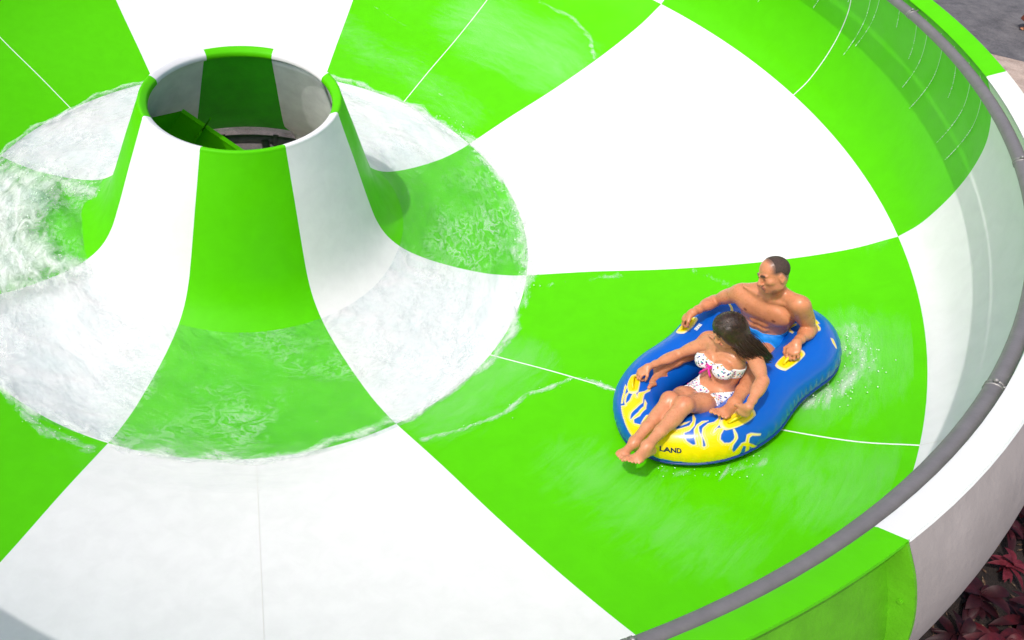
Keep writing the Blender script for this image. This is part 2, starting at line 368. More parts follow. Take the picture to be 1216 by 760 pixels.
# thin jets running from the pipe down the wall
jm = simple('falling_water', (.86, .94, .90), .15, .6)
for q in range(15):
    idx = 1.02+q*.052+rng.uniform(-.012, .012); a = PHI0+idx*STEP; Lj = rng.uniform(.35, .95); sl = rng.uniform(.03, .055)
    jb = MB(); pts = []
    W2 = WALL[::-1]; L_ = np.concatenate([[0], np.cumsum(np.linalg.norm(np.diff(W2, axis=0), axis=1))])
    for t in np.linspace(.05, Lj, 26):
        r_ = np.interp(t, L_, W2[:, 0]); z_ = np.interp(t, L_, W2[:, 1])
        if z_ < 1.36*S: break
        pts.append(pol(np.array([r_-.008-.012*math.exp(-t*5)]), np.array([a+sl*t]), z_)[0])
    n_ = len(pts)*4; tq = np.linspace(0, len(pts)-1, n_); pts = np.array(pts); pts = np.stack([np.interp(tq, range(len(pts)), pts[:, c]) for c in range(3)], 1)
    f_ = np.linspace(0, 1, n_); bead = np.clip(rng.random(n_)*1.6-.55, 0, 1)
    jb.tube(pts, np.where(f_ < rng.uniform(.35, .6), .0015-.0005*f_, .0004+.0034*bead), 6)
    tag(jb.build('water_jet', jm), 'thin white water jet falling from the grey pipe down the green wall', 'water jet', 'thin jets spraying from the rim pipe')

# flying drops where the current breaks and behind the raft
def droplets():
    m = MB()
    def near(key, n, w, zmax, rmax):
        L = np.array(LINES[key])
        for _ in range(n):
            q = rng.integers(0, len(L)-1); p = L[q]+(L[q+1]-L[q])*rng.random()+rng.normal(0, w, 2); r_ = np.hypot(*p)
            zb = max(floor_z(r_), ZW if r_ < 3.2*S else -9); c = np.array([*p, zb+.012+abs(rng.normal(0, zmax))]); rr = rng.uniform(.002, rmax)
            m.ball(c, (rr*rng.uniform(.8, 1.2), rr*rng.uniform(.8, 1.8), rr), 6, 4)
    near('v1', 110, .10, .05, .007); near('v2', 100, .10, .06, .007); near('v3', 80, .10, .04, .006); near('v4', 30, .1, .03, .006); near('f2', 30, .04, .012, .004)
    near('f4', 80, .06, .02, .0042); near('f3', 20, .03, .006, .003); near('und', 22, .04, .01, .0032)
    for _ in range(260):
        a = PHI0+STEP*rng.uniform(.9, 2.3); p = (3.215*S+rng.normal(.0, .06))*np.array([math.cos(a), math.sin(a)]); rr = rng.uniform(.002, .006)
        m.ball((*p, max(floor_z(np.hypot(*p)), ZW)+.01+abs(rng.normal(0, .012))), rr, 6, 4)
    return tag(m.build('spray_drops', jm), 'loose drops of spray over the churning water and behind the raft', 'water', kind='stuff')
droplets()

# ------------------------------------------------------------------ raft
def raft_curve(N=720):
    # half outline (x, halfwidth) of the raft seen from above, metres
    ctl=[(.90,0.),(.885,.11),(.84,.21),(.74,.335),(.60,.435),(.42,.495),(.24,.512),(.08,.492),(-.06,.480),(-.20,.492),(-.36,.508),(-.52,.475),(-.66,.39),(-.76,.27),(-.805,.13),(-.82,0.)]
    P=np.array(ctl+[(x,-y) for x,y in ctl[-2:0:-1]],float)
    n_=len(P); out=[]
    for i in range(n_):
        p0,p1,p2,p3=P[i-1],P[i],P[(i+1)%n_],P[(i+2)%n_]
        for t in np.linspace(0,1,40,endpoint=False):
            out.append(.5*((2*p1)+(-p0+p2)*t+(2*p0-5*p1+4*p2-p3)*t*t+(-p0+3*p1-3*p2+p3)*t**3))
    O=np.array(out)
    for _ in range(60): O=.5*O+.25*(np.roll(O,1,0)+np.roll(O,-1,0))
    T=np.roll(O,-1,0)-np.roll(O,1,0); T/=np.linalg.norm(T,axis=1)[:,None]
    Nn=np.stack([T[:,1],-T[:,0]],1)       # outward (curve runs from +x to +y: counter-clockwise)
    R=np.interp(O[:,0],[-.82,-.3,.1,.9],[.178,.172,.165,.158])
    C=O-Nn*R[:,None]
    for _ in range(30): C=.5*C+.25*(np.roll(C,1,0)+np.roll(C,-1,0))
    # resample evenly
    def res(A,L,N): 
        A2=np.vstack([A,A[:1]]); return np.stack([np.interp(np.linspace(0,L[-1],N,endpoint=False),L,A2[:,k]) for k in range(A2.shape[1])],1)
    D=np.vstack([C,C[:1]]); L=np.concatenate([[0],np.cumsum(np.linalg.norm(np.diff(D,axis=0),axis=1))])
    A=res(np.column_stack([C,R]),L,N)
    C=A[:,:2];R=A[:,2]
    T=np.roll(C,-1,0)-np.roll(C,1,0); T/=np.linalg.norm(T,axis=1)[:,None]
    Nn=np.stack([T[:,1],-T[:,0]],1)
    return C,R,Nn,L[-1]
FLAMES = {"base": [[-0.201, 0.141], [-0.186, 0.168], [-0.206, 0.214], [-0.255, 0.246], [-0.255, 0.267], [-0.216, 0.266], [-0.26, 0.281], [-0.284, 0.324], [-0.343, 0.365], [-0.309, 0.36], [-0.255, 0.321], [-0.157, 0.287], [-0.123, 0.232], [-0.108, 0.18], [-0.093, 0.154], [-0.083, 0.151], [-0.088, 0.225], [-0.118, 0.282], [-0.191, 0.313], [-0.147, 0.311], [-0.088, 0.281], [-0.064, 0.212], [-0.074, 0.166], [-0.059, 0.148], [-0.025, 0.165], [-0.039, 0.246], [0.0, 0.3], [0.025, 0.27], [0.098, 0.24], [0.147, 0.199], [0.216, 0.226], [0.24, 0.264], [0.26, 0.375], [0.26, 0.281], [0.24, 0.223], [0.211, 0.19], [0.181, 0.176], [0.181, 0.154], [0.191, 0.123], [0.216, 0.097], [0.23, 0.099], [0.23, 0.158], [0.235, 0.196], [0.255, 0.228], [0.289, 0.25], [0.323, 0.244], [0.289, 0.233], [0.26, 0.213], [0.255, 0.18], [0.26, 0.135], [0.255, 0.086], [0.26, 0.079], [0.27, 0.087], [0.27, 0.115], [0.265, 0.159], [0.279, 0.199], [0.314, 0.223], [0.353, 0.225], [0.382, 0.24], [0.421, 0.308], [0.475, 0.298], [0.466, 0.279], [0.431, 0.278], [0.402, 0.247], [0.377, 0.217], [0.363, 0.197], [0.333, 0.177], [0.319, 0.156], [0.348, 0.179], [0.377, 0.168], [0.348, 0.137], [0.338, 0.11], [0.348, 0.082], [0.372, 0.071], [0.392, 0.083], [0.402, 0.097], [0.412, 0.144], [0.417, 0.141], [0.417, 0.106], [0.412, 0.083], [0.382, 0.052], [0.372, 0.022], [0.377, -0.008], [0.397, 0.02], [0.421, 0.043], [0.441, 0.04], [0.461, 0.078], [0.485, 0.076], [0.534, 0.038], [0.529, 0.031], [0.485, 0.06], [0.466, 0.052], [0.456, 0.022], [0.505, -0.046], [0.505, -0.077], [0.456, 0.002], [0.456, -0.042], [0.436, -0.047], [0.441, 0.007], [0.426, 0.022], [0.402, -0.039], [0.377, -0.041], [0.358, -0.042], [0.284, -0.044], [0.221, -0.044], [0.152, -0.032], [0.098, -0.024], [0.064, -0.023], [0.02, 0.014], [-0.034, 0.054], [-0.108, 0.11]], "hookleft": [[-0.216, 0.147], [-0.289, 0.18], [-0.353, 0.191], [-0.328, 0.205], [-0.27, 0.19], [-0.211, 0.159]], "hook2": [[-0.176, 0.172], [-0.216, 0.174], [-0.26, 0.192], [-0.279, 0.216], [-0.289, 0.237], [-0.265, 0.214], [-0.24, 0.197], [-0.211, 0.184], [-0.176, 0.181]], "tongue": [[0.162, 0.235], [0.186, 0.25], [0.225, 0.263], [0.201, 0.244], [0.167, 0.226]], "r1": [[1.47, 0.383], [1.49, 0.361], [1.485, 0.322], [1.465, 0.324], [1.46, 0.357], [1.451, 0.371], [1.382, 0.347], [1.367, 0.352], [1.421, 0.376]], "r2": [[1.524, 0.234], [1.514, 0.218], [1.465, 0.199], [1.451, 0.212], [1.421, 0.2], [1.397, 0.205], [1.377, 0.232], [1.387, 0.233], [1.402, 0.213], [1.431, 0.221], [1.485, 0.232]], "r3": [[1.377, 0.137], [1.382, 0.121], [1.367, 0.1], [1.353, 0.078], [1.348, 0.086], [1.358, 0.118]], "r4": [[-1.431, 0.284], [-1.441, 0.289], [-1.441, 0.331], [-1.426, 0.367], [-1.416, 0.381], [-1.387, 0.364], [-1.338, 0.339], [-1.397, 0.351], [-1.411, 0.353], [-1.426, 0.327]]}
FX = np.array([-0.8214173500712225, -0.5481256181296652, -0.1575812290596285])
FY = np.array([0.4471883403286826, -0.7904773444103388, 0.4185309501674361])
FN = np.array([-0.35397192724289445, 0.27332009571919696, 0.8944271909999159])
FO = np.array([3.4692708893189526, -2.7407785161827904, 0.6018387145753145])
FRAME = Matrix(((FX[0], FY[0], FN[0], FO[0]), (FX[1], FY[1], FN[1], FO[1]), (FX[2], FY[2], FN[2], FO[2]), (0, 0, 0, 1)))
NU, NV = 1080, 200
RC, RR_, RN, RL = raft_curve(NU)
M['paint'] = simple('printed_vinyl', (1, 1, 1), .24, .5, attr='paint', bump=.05, bscale=25)
M['navy'] = simple('navy_print', (.006, .015, .06), .35)
BLUE, YEL, CREAM = np.array([.001, .102, .53]), np.array([.80, .60, .001]), np.array([.80, .66, .36])
def poly_sd(P, Q):
    """signed distance (inside positive) of points P to polygon Q"""
    Q = np.asarray(Q); d = np.full(len(P), 9.); ins = np.zeros(len(P), bool)
    for a, b in zip(Q, np.roll(Q, -1, 0)):
        ab = b-a; t = np.clip(((P-a)@ab)/(ab@ab+1e-12), 0, 1); d = np.minimum(d, np.linalg.norm(P-a-t[:, None]*ab, axis=1))
        c = (a[1] > P[:, 1]) != (b[1] > P[:, 1])
        if c.any():
            xx = a[0]+(P[:, 1]-a[1])*ab[0]/(ab[1] if abs(ab[1]) > 1e-12 else 1e-12); ins ^= c & (P[:, 0] < xx)
    return np.where(ins, d, -d)
def paint(L, W):
    P = np.stack([L, W], 1); C = np.tile(BLUE, (len(P), 1))
    for k, Q in FLAMES.items():
        Q = np.array(Q); s = np.where((np.abs(P-Q.mean(0)) < .7).all(1))[0]
        sd = poly_sd(P[s], Q)
        outer = W[s] < .03 if k == 'base' else np.zeros(len(s), bool)   # the lower hem has no cream outline
        a = np.clip((sd+.0018)/.003+.5, 0, 1)[:, None]; wdt = .0042 if k == 'base' else .0036
        b = np.clip((sd-wdt)/.003+.5, 0, 1); ln_ = np.clip(1-np.abs(sd-.0118)/.0022, 0, 1)*.75 if k == 'base' else 0*sd
        b = np.where(outer, 1, b*(1-ln_))[:, None]
        C[s] = C[s]*(1-a)+(CREAM*(1-b)+YEL*b)*a
    return C
def tube_pt(L, W, off=0.):
    """point of the raft tube: L metres along its centre line, W metres up from the outer equator"""
    u = (np.asarray(L)/RL*NU) % NU; i = np.floor(u).astype(int) % NU; f = (u-np.floor(u))[..., None]; j = (i+1) % NU
    c = RC[i]*(1-f)+RC[j]*f; nn = RN[i]*(1-f)+RN[j]*f; nn /= np.linalg.norm(nn, axis=-1)[..., None]
    r = RR_[i]*(1-f[..., 0])+RR_[j]*f[..., 0]; v = np.asarray(W)/.165
    rho = r+off
    return np.concatenate([c+nn*(rho*np.cos(v))[..., None], (r+rho*np.sin(v))[..., None]], -1)
u = np.arange(NU)/NU*RL; v = (np.arange(NV)/NV*2*math.pi-math.pi/2)*.165
Lg, Wg = np.meshgrid(u, v, indexing='ij'); Ls = np.where(Lg > RL/2, Lg-RL, Lg)
wr = .0022*np.sin(Lg*2*math.pi/.055)*np.exp(-((Wg+.005)/.035)**2)             # puckers along the welded seam
V = tube_pt(Lg, Wg, wr).reshape(-1, 3)
i, j = np.meshgrid(np.arange(NU), np.arange(NV), indexing='ij')
F = np.stack([i*NV+j, ((i+1) % NU)*NV+j, ((i+1) % NU)*NV+(j+1) % NV, i*NV+(j+1) % NV], -1).reshape(-1, 4)
raft = tag(empty('raft', FRAME), 'blue inflatable raft with yellow flame print carrying two riders on the green floor panel', 'raft')
hem = .0035*np.abs(np.sin(Ls.ravel()*math.pi/.022))
Cc = paint(Ls.ravel(), Wg.ravel()+hem*(Wg.ravel() < -.02))
tube = mesh('tube', V, F, M['paint'], raft, colors={'paint': Cc})
# welded seam below the equator
Wl = np.full(NU, -.062); wb = MB(); wb.tube(tube_pt(u, Wl, .002), .0075, 8, closed=True)
wb.build('seam_welt', simple('dark_blue_welt', (.002, .03, .22), .35), raft)
# floor between the tubes
inn = np.stack([RC[::9, 0], RC[::9, 1]], 1); nn_ = len(inn)
fr = []; FF = []
for q, s_ in enumerate((1., .75, .5, .25, .02)):
    cx = np.stack([inn[:, 0], inn[:, 1]*s_], 1); fr += [np.column_stack([cx, .055+.012*np.cos(cx[:, 0]*30)*(1-s_)])]
    if q: FF += [((q-1)*nn_+a, (q-1)*nn_+(a+1) % nn_, q*nn_+(a+1) % nn_, q*nn_+a) for a in range(nn_)]
mesh('raft_floor', np.vstack(fr), FF, simple('blue_vinyl_floor', (.001, .06, .34), .3, var=.1), raft)
# four grab handles: a welded pad and a moulded grip
def handle(L0, W0, ln, wd):
    rings = [(1., .0), (.985, .0045), (.90, .006), (.80, .0062), (.5, .0065), (.2, .0065), (.01, .0065)]; na = 64
    V = []; C = []
    for s_, off in rings:
        for a in range(na):
            t = 2*math.pi*a/na; ex = (ln-wd)/2
            lx = (ex*np.clip(math.cos(t)*1.6, -1, 1)+wd/2*math.cos(t))*s_; wy = wd/2*math.sin(t)*s_
            V.append(tube_pt(np.array(L0+lx), np.array(W0+wy), off)); C.append(CREAM if s_ > .86 else YEL)
    F = [(q*na+a, q*na+(a+1) % na, (q+1)*na+(a+1) % na, (q+1)*na+a) for q in range(len(rings)-1) for a in range(na)]
    h = mesh('handle', np.array(V), np.array(F), M['paint'], raft, colors={'paint': np.array(C)})
    t = np.linspace(-1, 1, 21); g = MB()
    P = tube_pt(L0+t*ln*.30, np.full(21, W0), .005+.030*(1-np.abs(t)**3)); g.tube(P, .0105*(1-.25*np.abs(t)), 10)
    P2 = tube_pt(L0+t*ln*.30, np.full(21, W0), .004+.016*(1-np.abs(t)**3)); g.tube(P2, .006, 8)
    g.build('grip', simple('yellow_vinyl_grip', tuple(YEL*.97), .35), h)
handle(1.075, .222, .235, .086); handle(-1.065, .215, .215, .092); handle(.470, .185, .215, .088); handle(-.350, .250, .19, .084)
# printed lettering
cu = bpy.data.curves.new('lettering', 'FONT'); cu.body = 'LAND'; cu.size = .05; cu.extrude = 0; cu.offset = .0021
to = bpy.data.objects.new('lettering_source', cu); COL.objects.link(to)
bpy.context.view_layer.update()
tm = bpy.data.meshes.new_from_object(to.evaluated_get(bpy.context.evaluated_depsgraph_get())); bpy.data.objects.remove(to)
P = np.array([v_.co[:2] for v_ in tm.vertices]); P -= P.min(0); P /= P.max(0)
fc = [tuple(p_.vertices) for p_ in tm.polygons]
V = tube_pt(.080+P[:, 0]*.082, .043+P[:, 1]*.036, .002); mesh('lettering', V, fc, M['navy'], raft, smooth=False)
# small printed labels beside the handles
lw = simple('white_print', (.75, .78, .80), .4)
for L0, W0 in ((-1.078, .290), (.456, .272)):
    g = MB()
    ll = np.linspace(-.036, .036, 10)
    V = np.concatenate([tube_pt(L0+ll, np.full(10, W0-.011), .0018), tube_pt(L0+ll, np.full(10, W0+.011), .0018)])
    lb = mesh('printed_label', V, [(a, a+1, 11+a, 10+a) for a in range(9)], lw, raft)
    for q in range(4):
        for l0 in (-.028, -.010, .010, .026):
            ww = W0-.007+q*.0045; l1 = l0+rng.uniform(.004, .012)
            g.add([tube_pt(np.array(L0+a_), np.array(b_), .0028) for a_, b_ in ((l0, ww), (l1, ww), (l1, ww+.0022), (l0, ww+.0022))], [(0, 1, 2, 3)])
    g.build('label_lines', M['navy'], lb, False)

# ------------------------------------------------------------------ people: implicit bodies meshed as one surface
def nrm(v): v = np.asarray(v, float); return v/np.linalg.norm(v)
class Body:
    def __init__(s): s.pr = []
    def add(s, f, lo, hi, k=.02, tags=(), op='u'): s.pr.append((f, np.asarray(lo, float), np.asarray(hi, float), k, set(tags), op))
    def cap(s, a, b, ra, rb, k=.02, tags=(), op='u'):
        a, b = np.asarray(a, float), np.asarray(b, float); ab = b-a; L2 = ab@ab+1e-12; R = max(ra, rb)
        def f(x, y, z):
            px, py, pz = x-a[0], y-a[1], z-a[2]; t = np.clip((px*ab[0]+py*ab[1]+pz*ab[2])/L2, 0, 1)
            return np.sqrt((px-t*ab[0])**2+(py-t*ab[1])**2+(pz-t*ab[2])**2)-(ra+(rb-ra)*t)
        s.add(f, np.minimum(a, b)-R, np.maximum(a, b)+R, k, tags, op)
    def ell(s, c, ax, r, k=.02, tags=(), op='u'):
        c = np.asarray(c, float); ax = np.asarray(ax, float); r = np.asarray(r, float); R = r.max()
        def f(x, y, z):
            px, py, pz = x-c[0], y-c[1], z-c[2]; q = [px*a[0]+py*a[1]+pz*a[2] for a in ax]
            k0 = np.sqrt(sum((qi/ri)**2 for qi, ri in zip(q, r))); k1 = np.sqrt(sum((qi/ri**2)**2 for qi, ri in zip(q, r)))+1e-9
            return k0*(k0-1)/k1
        s.add(f, c-R, c+R, k, tags, op)
    def sweep(s, a, b, left, front, tt, aa, bb, bend, k=.03, tags=()):
        """torso: elliptical sections along a slightly bent spine"""
        a, b = np.asarray(a, float), np.asarray(b, float); ab = b-a; L = np.linalg.norm(ab); up = ab/L; R = max(aa)+.05
        tf = np.linspace(0, 1, 101); af = np.interp(tf, tt, aa); bf = np.interp(tf, tt, bb)
        for _ in range(8): af[1:-1] = .5*af[1:-1]+.25*(af[:-2]+af[2:]); bf[1:-1] = .5*bf[1:-1]+.25*(bf[:-2]+bf[2:])
        def f(x, y, z):
            px, py, pz = x-a[0], y-a[1], z-a[2]
            t = (px*up[0]+py*up[1]+pz*up[2])/L; tc = np.clip(t, 0, 1)
            l = px*left[0]+py*left[1]+pz*left[2]; w = px*front[0]+py*front[1]+pz*front[2]-bend*4*tc*(1-tc)
            A = np.interp(tc, tf, af); B = np.interp(tc, tf, bf); e = (t-tc)*L
            p = 2.3
            rho = ((np.abs(l)/A)**p+(np.abs(w)/B)**p)**(1/p)
            d = (rho-1)*np.minimum(A, B)*1.05
            return np.where(np.abs(e) > 0, np.sqrt(np.maximum(d, 0)**2+e*e)+np.minimum(d, 0)*0, d)
        s.add(f, np.minimum(a, b)-R, np.maximum(a, b)+R, k, tags)
    def volume(s, h, sel=None, pad=.03, lo=None, hi=None):
        pr = [p for p in s.pr if sel is None or p[4] & sel]
        if lo is None: lo = np.min([p[1] for p in pr if p[5] == 'u'], 0)-pad
        if hi is None: hi = np.max([p[2] for p in pr if p[5] == 'u'], 0)+pad
        n = np.ceil((hi-lo)/h).astype(int)+1
        D = np.full(n, .15, np.float32); ax = [lo[i]+h*np.arange(n[i]) for i in range(3)]
        for f, l, u_, k, tg, op in pr:
            e = k+.012
            i0 = np.clip(np.floor((l-e-lo)/h).astype(int), 0, n); i1 = np.clip(np.ceil((u_+e-lo)/h).astype(int)+1, 0, n)
            if (i1 <= i0).any(): continue
            sl = tuple(slice(a, b) for a, b in zip(i0, i1))
            d = f(ax[0][sl[0]][:, None, None], ax[1][sl[1]][None, :, None], ax[2][sl[2]][None, None, :])
            c = D[sl]
            if op == 'u':
                hh = np.clip(.5+.5*(c-d)/k, 0, 1); D[sl] = c*(1-hh)+d*hh-k*hh*(1-hh)
            else:
                d = -d; hh = np.clip(.5-.5*(c-d)/k, 0, 1); D[sl] = c*(1-hh)+d*hh+k*hh*(1-hh)
        return D, lo, ax
def nets(D, lo, h, it=2):
    D = D.copy()
    for a in range(3):
        sl = [slice(None)]*3
        for e in (0, -1): sl[a] = e; D[tuple(sl)] = np.maximum(D[tuple(sl)], .001)
    S_ = D < 0
    cnt = sum(S_[a:a+D.shape[0]-1, b:b+D.shape[1]-1, c:c+D.shape[2]-1].astype(np.int8) for a in (0, 1) for b in (0, 1) for c in (0, 1))
    act = (cnt > 0) & (cnt < 8); ids = np.argwhere(act); idx = np.full(act.shape, -1, np.int64); idx[act] = np.arange(len(ids))
    cor = {(a, b, c): D[ids[:, 0]+a, ids[:, 1]+b, ids[:, 2]+c] for a in (0, 1) for b in (0, 1) for c in (0, 1)}
    acc = np.zeros((len(ids), 3)); nn = np.zeros(len(ids))
    for axis in range(3):
        for p in (0, 1):
            for q in (0, 1):
                o = [0, 0, 0]; oth = [i for i in range(3) if i != axis]; o[oth[0]] = p; o[oth[1]] = q
                c0 = tuple(o); o[axis] = 1; c1 = tuple(o); d0, d1 = cor[c0], cor[c1]
                x = (d0 < 0) != (d1 < 0); t = np.where(x, d0/(d0-d1+1e-20), 0)
                pt = np.tile(np.array(c0, float), (len(ids), 1)); pt[:, axis] = t
                acc[x] += pt[x]; nn[x] += 1
    V = lo+h*(ids+acc/nn[:, None])
    F = []
    for axis in range(3):
        sl0 = [slice(1, -1)]*3; sl0[axis] = slice(0, D.shape[axis]-1)
        a = S_[tuple(sl0)]; sl1 = list(sl0); sl1[axis] = slice(1, D.shape[axis]); b = S_[tuple(sl1)]
        e = np.argwhere(a != b); off = [1, 1, 1]; off[axis] = 0; e = e+off
        sg = S_[tuple(e.T)]
        u_, v_ = (axis+1) % 3, (axis+2) % 3
        def cell(du, dv):
            q = e.copy(); q[:, u_] -= du; q[:, v_] -= dv; return idx[tuple(q.T)]
        f = np.stack([cell(1, 1), cell(0, 1), cell(0, 0), cell(1, 0)], 1); f[~sg] = f[~sg][:, ::-1]; F.append(f)
    F = np.vstack(F)
    E = np.vstack([F[:, [0, 1]], F[:, [1, 2]], F[:, [2, 3]], F[:, [3, 0]]])
    for _ in range(it):
        s_ = np.zeros_like(V); c = np.zeros(len(V))
        for k in range(3): s_[:, k] = np.bincount(E[:, 0], V[E[:, 1], k], len(V))+np.bincount(E[:, 1], V[E[:, 0], k], len(V))
        c = np.bincount(E[:, 0], minlength=len(V))+np.bincount(E[:, 1], minlength=len(V))
        V = .5*V+.5*s_/np.maximum(c, 1)[:, None]
    return V, F

def skin_mat(name):
    t = NT(name); b = t.n('ShaderNodeBsdfPrincipled'); co = t.coord()
    a = t.n('ShaderNodeAttribute'); a.attribute_name = 'skin'
    n1 = t.noise(22, 4, .6, co); n2 = t.noise(220, 3, .6, co)
    h = t.n('ShaderNodeHueSaturation'); mr = t.n('ShaderNodeMapRange'); mr.inputs[1].default_value = .3; mr.inputs[2].default_value = .7
    mr.inputs[3].default_value = .90; mr.inputs[4].default_value = 1.08; t.l(n1.outputs[0], mr.inputs[0]); t.l(mr.outputs[0], h.inputs['Value'])
    t.l(a.outputs['Color'], h.inputs['Color']); t.l(h.outputs[0], b.inputs['Base Color'])
    rm = t.n('ShaderNodeMapRange'); rm.inputs[1].default_value = .38; rm.inputs[2].default_value = .62; rm.inputs[3].default_value = .20; rm.inputs[4].default_value = .52
    n4 = t.noise(38, 5, .7, co, .8); t.l(n4.outputs[0], rm.inputs[0]); t.l(rm.outputs[0], b.inputs['Roughness']); b.inputs['Specular IOR Level'].default_value = .45
    b.inputs['Subsurface Weight'].default_value = .12; b.inputs['Subsurface Radius'].default_value = (.012, .005, .003); b.inputs['Subsurface Scale'].default_value = 1.
    t.l(t.bump(n2.outputs[0], .12, .004), b.inputs['Normal']); t.l(b.outputs[0], t.out.inputs[0]); return t.m
M['skin'] = skin_mat('tanned_skin')

def add_head(B, hc, f, u, hs=1., male=True):
    l = np.cross(u, f); P = lambda a, b, c: hc+hs*(l*a+f*b+u*c); ax = [l, f, u]; T = ('head',)
    B.ell(P(0, -.012, .040), ax, np.array([.077, .097, .092])*hs, .02, T)
    B.ell(P(0, .022, -.035), ax, np.array([.060, .066, .080])*hs, .03, T)
    B.ell(P(0, .040, -.085), ax, np.array([.040, .040, .032])*hs, .03, T)                 # jaw
    B.ell(P(0, .073, -.103), ax, np.array([.020, .016, .016])*hs, .018, T)                # chin
    for s_ in (-1, 1):
        B.ell(P(s_*.044, .055, -.022), ax, np.array([.022, .024, .020])*hs, .02, T)       # cheekbone
        B.ell(P(s_*.050, .012, -.078), ax, np.array([.016, .034, .022])*hs, .02, T)       # jaw corner
        B.ell(P(s_*.034, .096, .006), ax, np.array([.020, .016, .013])*hs, .014, T, 's')  # eye socket
        B.ell(P(s_*.033, .076, .005), ax, np.array([.014, .013, .0125])*hs, .004, T)      # lids
        B.cap(P(s_*.012, .089, .024), P(s_*.048, .078, .027), .010*hs, .008*hs, .012, T)  # brow
        B.ell(P(s_*.012, .098, -.036), ax, np.array([.009, .012, .008])*hs, .008, T)      # nostril wing
        B.ell(P(s_*.080, -.010, -.008), ax, np.array([.010, .022, .034])*hs, .008, T)     # ear
        B.ell(P(s_*.090, -.004, -.004), ax, np.array([.007, .010, .016])*hs, .006, T, 's')
        B.ell(P(s_*.079, -.004, -.038), ax, np.array([.007, .009, .010])*hs, .006, T)
    B.cap(P(0, .086, .018), P(0, .112, -.028), .0085*hs, .0125*hs, .012, T)               # nose
    B.ell(P(0, .090, -.060), ax, np.array([.024, .012, .007])*hs, .008, T)                # lips
    B.ell(P(0, .088, -.074), ax, np.array([.020, .012, .007])*hs, .008, T)
    B.cap(P(-.026, .100, -.0675), P(.026, .100, -.0675), .0030*hs, .0030*hs, .003, T, 's')
    return P
def add_hand(B, wr, ha, palm, thumb, sc, curl=(35, 75, 55), spread=.05):
    d = nrm(ha-wr); pn = nrm(palm-d*(palm@d)); s_ = np.cross(d, pn); s_ = s_ if s_@thumb > 0 else -s_; T = ('hand',)
    B.ell(wr+d*.048*sc, [d, s_, pn], np.array([.050, .040, .0155])*sc, .015, T)
    B.cap(wr, wr+d*.02*sc, .023*sc, .024*sc, .02, T)
    for q, (o, ln, r) in enumerate(((.030, .92, .0092), (.0105, 1.02, .0095), (-.010, .96, .0092), (-.029, .78, .0080))):
        p = wr+d*(.080-.006*abs(q-1.2))*sc+s_*o*sc; dd = nrm(d+s_*(o*spread*20)); a = 0.
        B.cap(wr+d*.045*sc+s_*o*.75*sc, p, r*sc, r*sc*1.08, .008, T)                        # knuckle ridge
        for L_, c, k in zip((.044, .027, .022), curl, (1., .93, .84)):
            a += math.radians(c*(.9+.07*q)); v_ = dd*math.cos(a)+pn*math.sin(a)
            e = p+v_*L_*ln*sc; B.cap(p, e, r*k*sc, r*k*.92*sc, .004, T); p = e
    p = wr+d*.022*sc+s_*.026*sc; v_ = nrm(s_*.75+d*.65+pn*.25); e = p+v_*.040*sc
    B.cap(p, e, .0135*sc, .0110*sc, .014, T); v2 = nrm(s_*.05+d*.8+pn*.6); e2 = e+v2*.030*sc
    B.cap(e, e2, .0105*sc, .0100*sc, .005, T); e3 = e2+nrm(d*.5+pn*.8-s_*.25)*.024*sc; B.cap(e2, e3, .0098*sc, .0082*sc, .005, T)
def add_foot(B, an, toe, down, sc, big):
    f = nrm(toe-an); dn = nrm(down-f*(down@f)); s_ = np.cross(f, dn); s_ = s_ if s_@big > 0 else -s_; T = ('foot',)
    heel = an-f*.038*sc+dn*.048*sc
    B.ell(heel, [f, s_, dn], np.array([.036, .030, .030])*sc, .02, T)
    B.cap(an, heel, .033*sc, .028*sc, .025, T)
    ball = an+f*.115*sc+dn*.058*sc
    B.cap(an+dn*.012*sc, ball-dn*.010*sc, .034*sc, .024*sc, .025, T)
    B.cap(heel-s_*.008*sc, ball-s_*.024*sc+dn*.004*sc, .026*sc, .018*sc, .02, T)
    B.ell(ball, [f, s_, dn], np.array([.034, .046, .019])*sc, .02, T)
    for sd in (-1, 1): B.ell(an+s_*sd*.030*sc-dn*.004, [f, s_, dn], np.array([.014, .010, .015])*sc, .012, T)
    for q, (o, ln, r) in enumerate(((.036, .048, .0135), (.013, .047, .0098), (-.006, .042, .0092), (-.023, .036, .0086), (-.038, .028, .0080))):
        p = ball+f*(.018-.004*q)*sc+s_*o*sc+dn*.004*sc; m_ = p+(f*.55*ln-dn*.004)*sc+s_*o*.05; e = p+(f*ln+dn*.004)*sc+s_*o*.08
        B.cap(p-f*.02*sc, m_, r*1.02*sc, r*sc, .006, T); B.cap(m_, e, r*sc, r*.95*sc, .003, T)
def add_arm(B, sh, el, wr, r, out, side):
    T = ('arm',); ua = nrm(el-sh); fa = nrm(wr-el)
    B.ell(sh+ua*.035, [ua, nrm(np.cross(ua, out)), nrm(np.cross(ua, np.cross(ua, out)))], np.array([.080, .055, .055])*r/.046, .04, T+('delt',))
    B.cap(sh, el, r*1.02, r*.78, .03, T)
    B.ell(sh*.5+el*.5+np.array([0, 0, .006]), [ua, *frame2(ua)], np.array([.085, r*1.02, r*.98]), .03, T)       # biceps and triceps
    B.cap(el, el*.25+wr*.75, r*.80, r*.60, .02, T); B.cap(el*.25+wr*.75, wr, r*.60, r*.52, .015, T)
    B.ell(el*.72+wr*.28, [fa, *frame2(fa)], np.array([.075, r*.95, r*.85]), .025, T)
def frame2(a):
    b = nrm(np.cross(a, [0, 0, 1.]) if abs(a[2]) < .9 else np.cross(a, [1., 0, 0])); return b, np.cross(a, b)
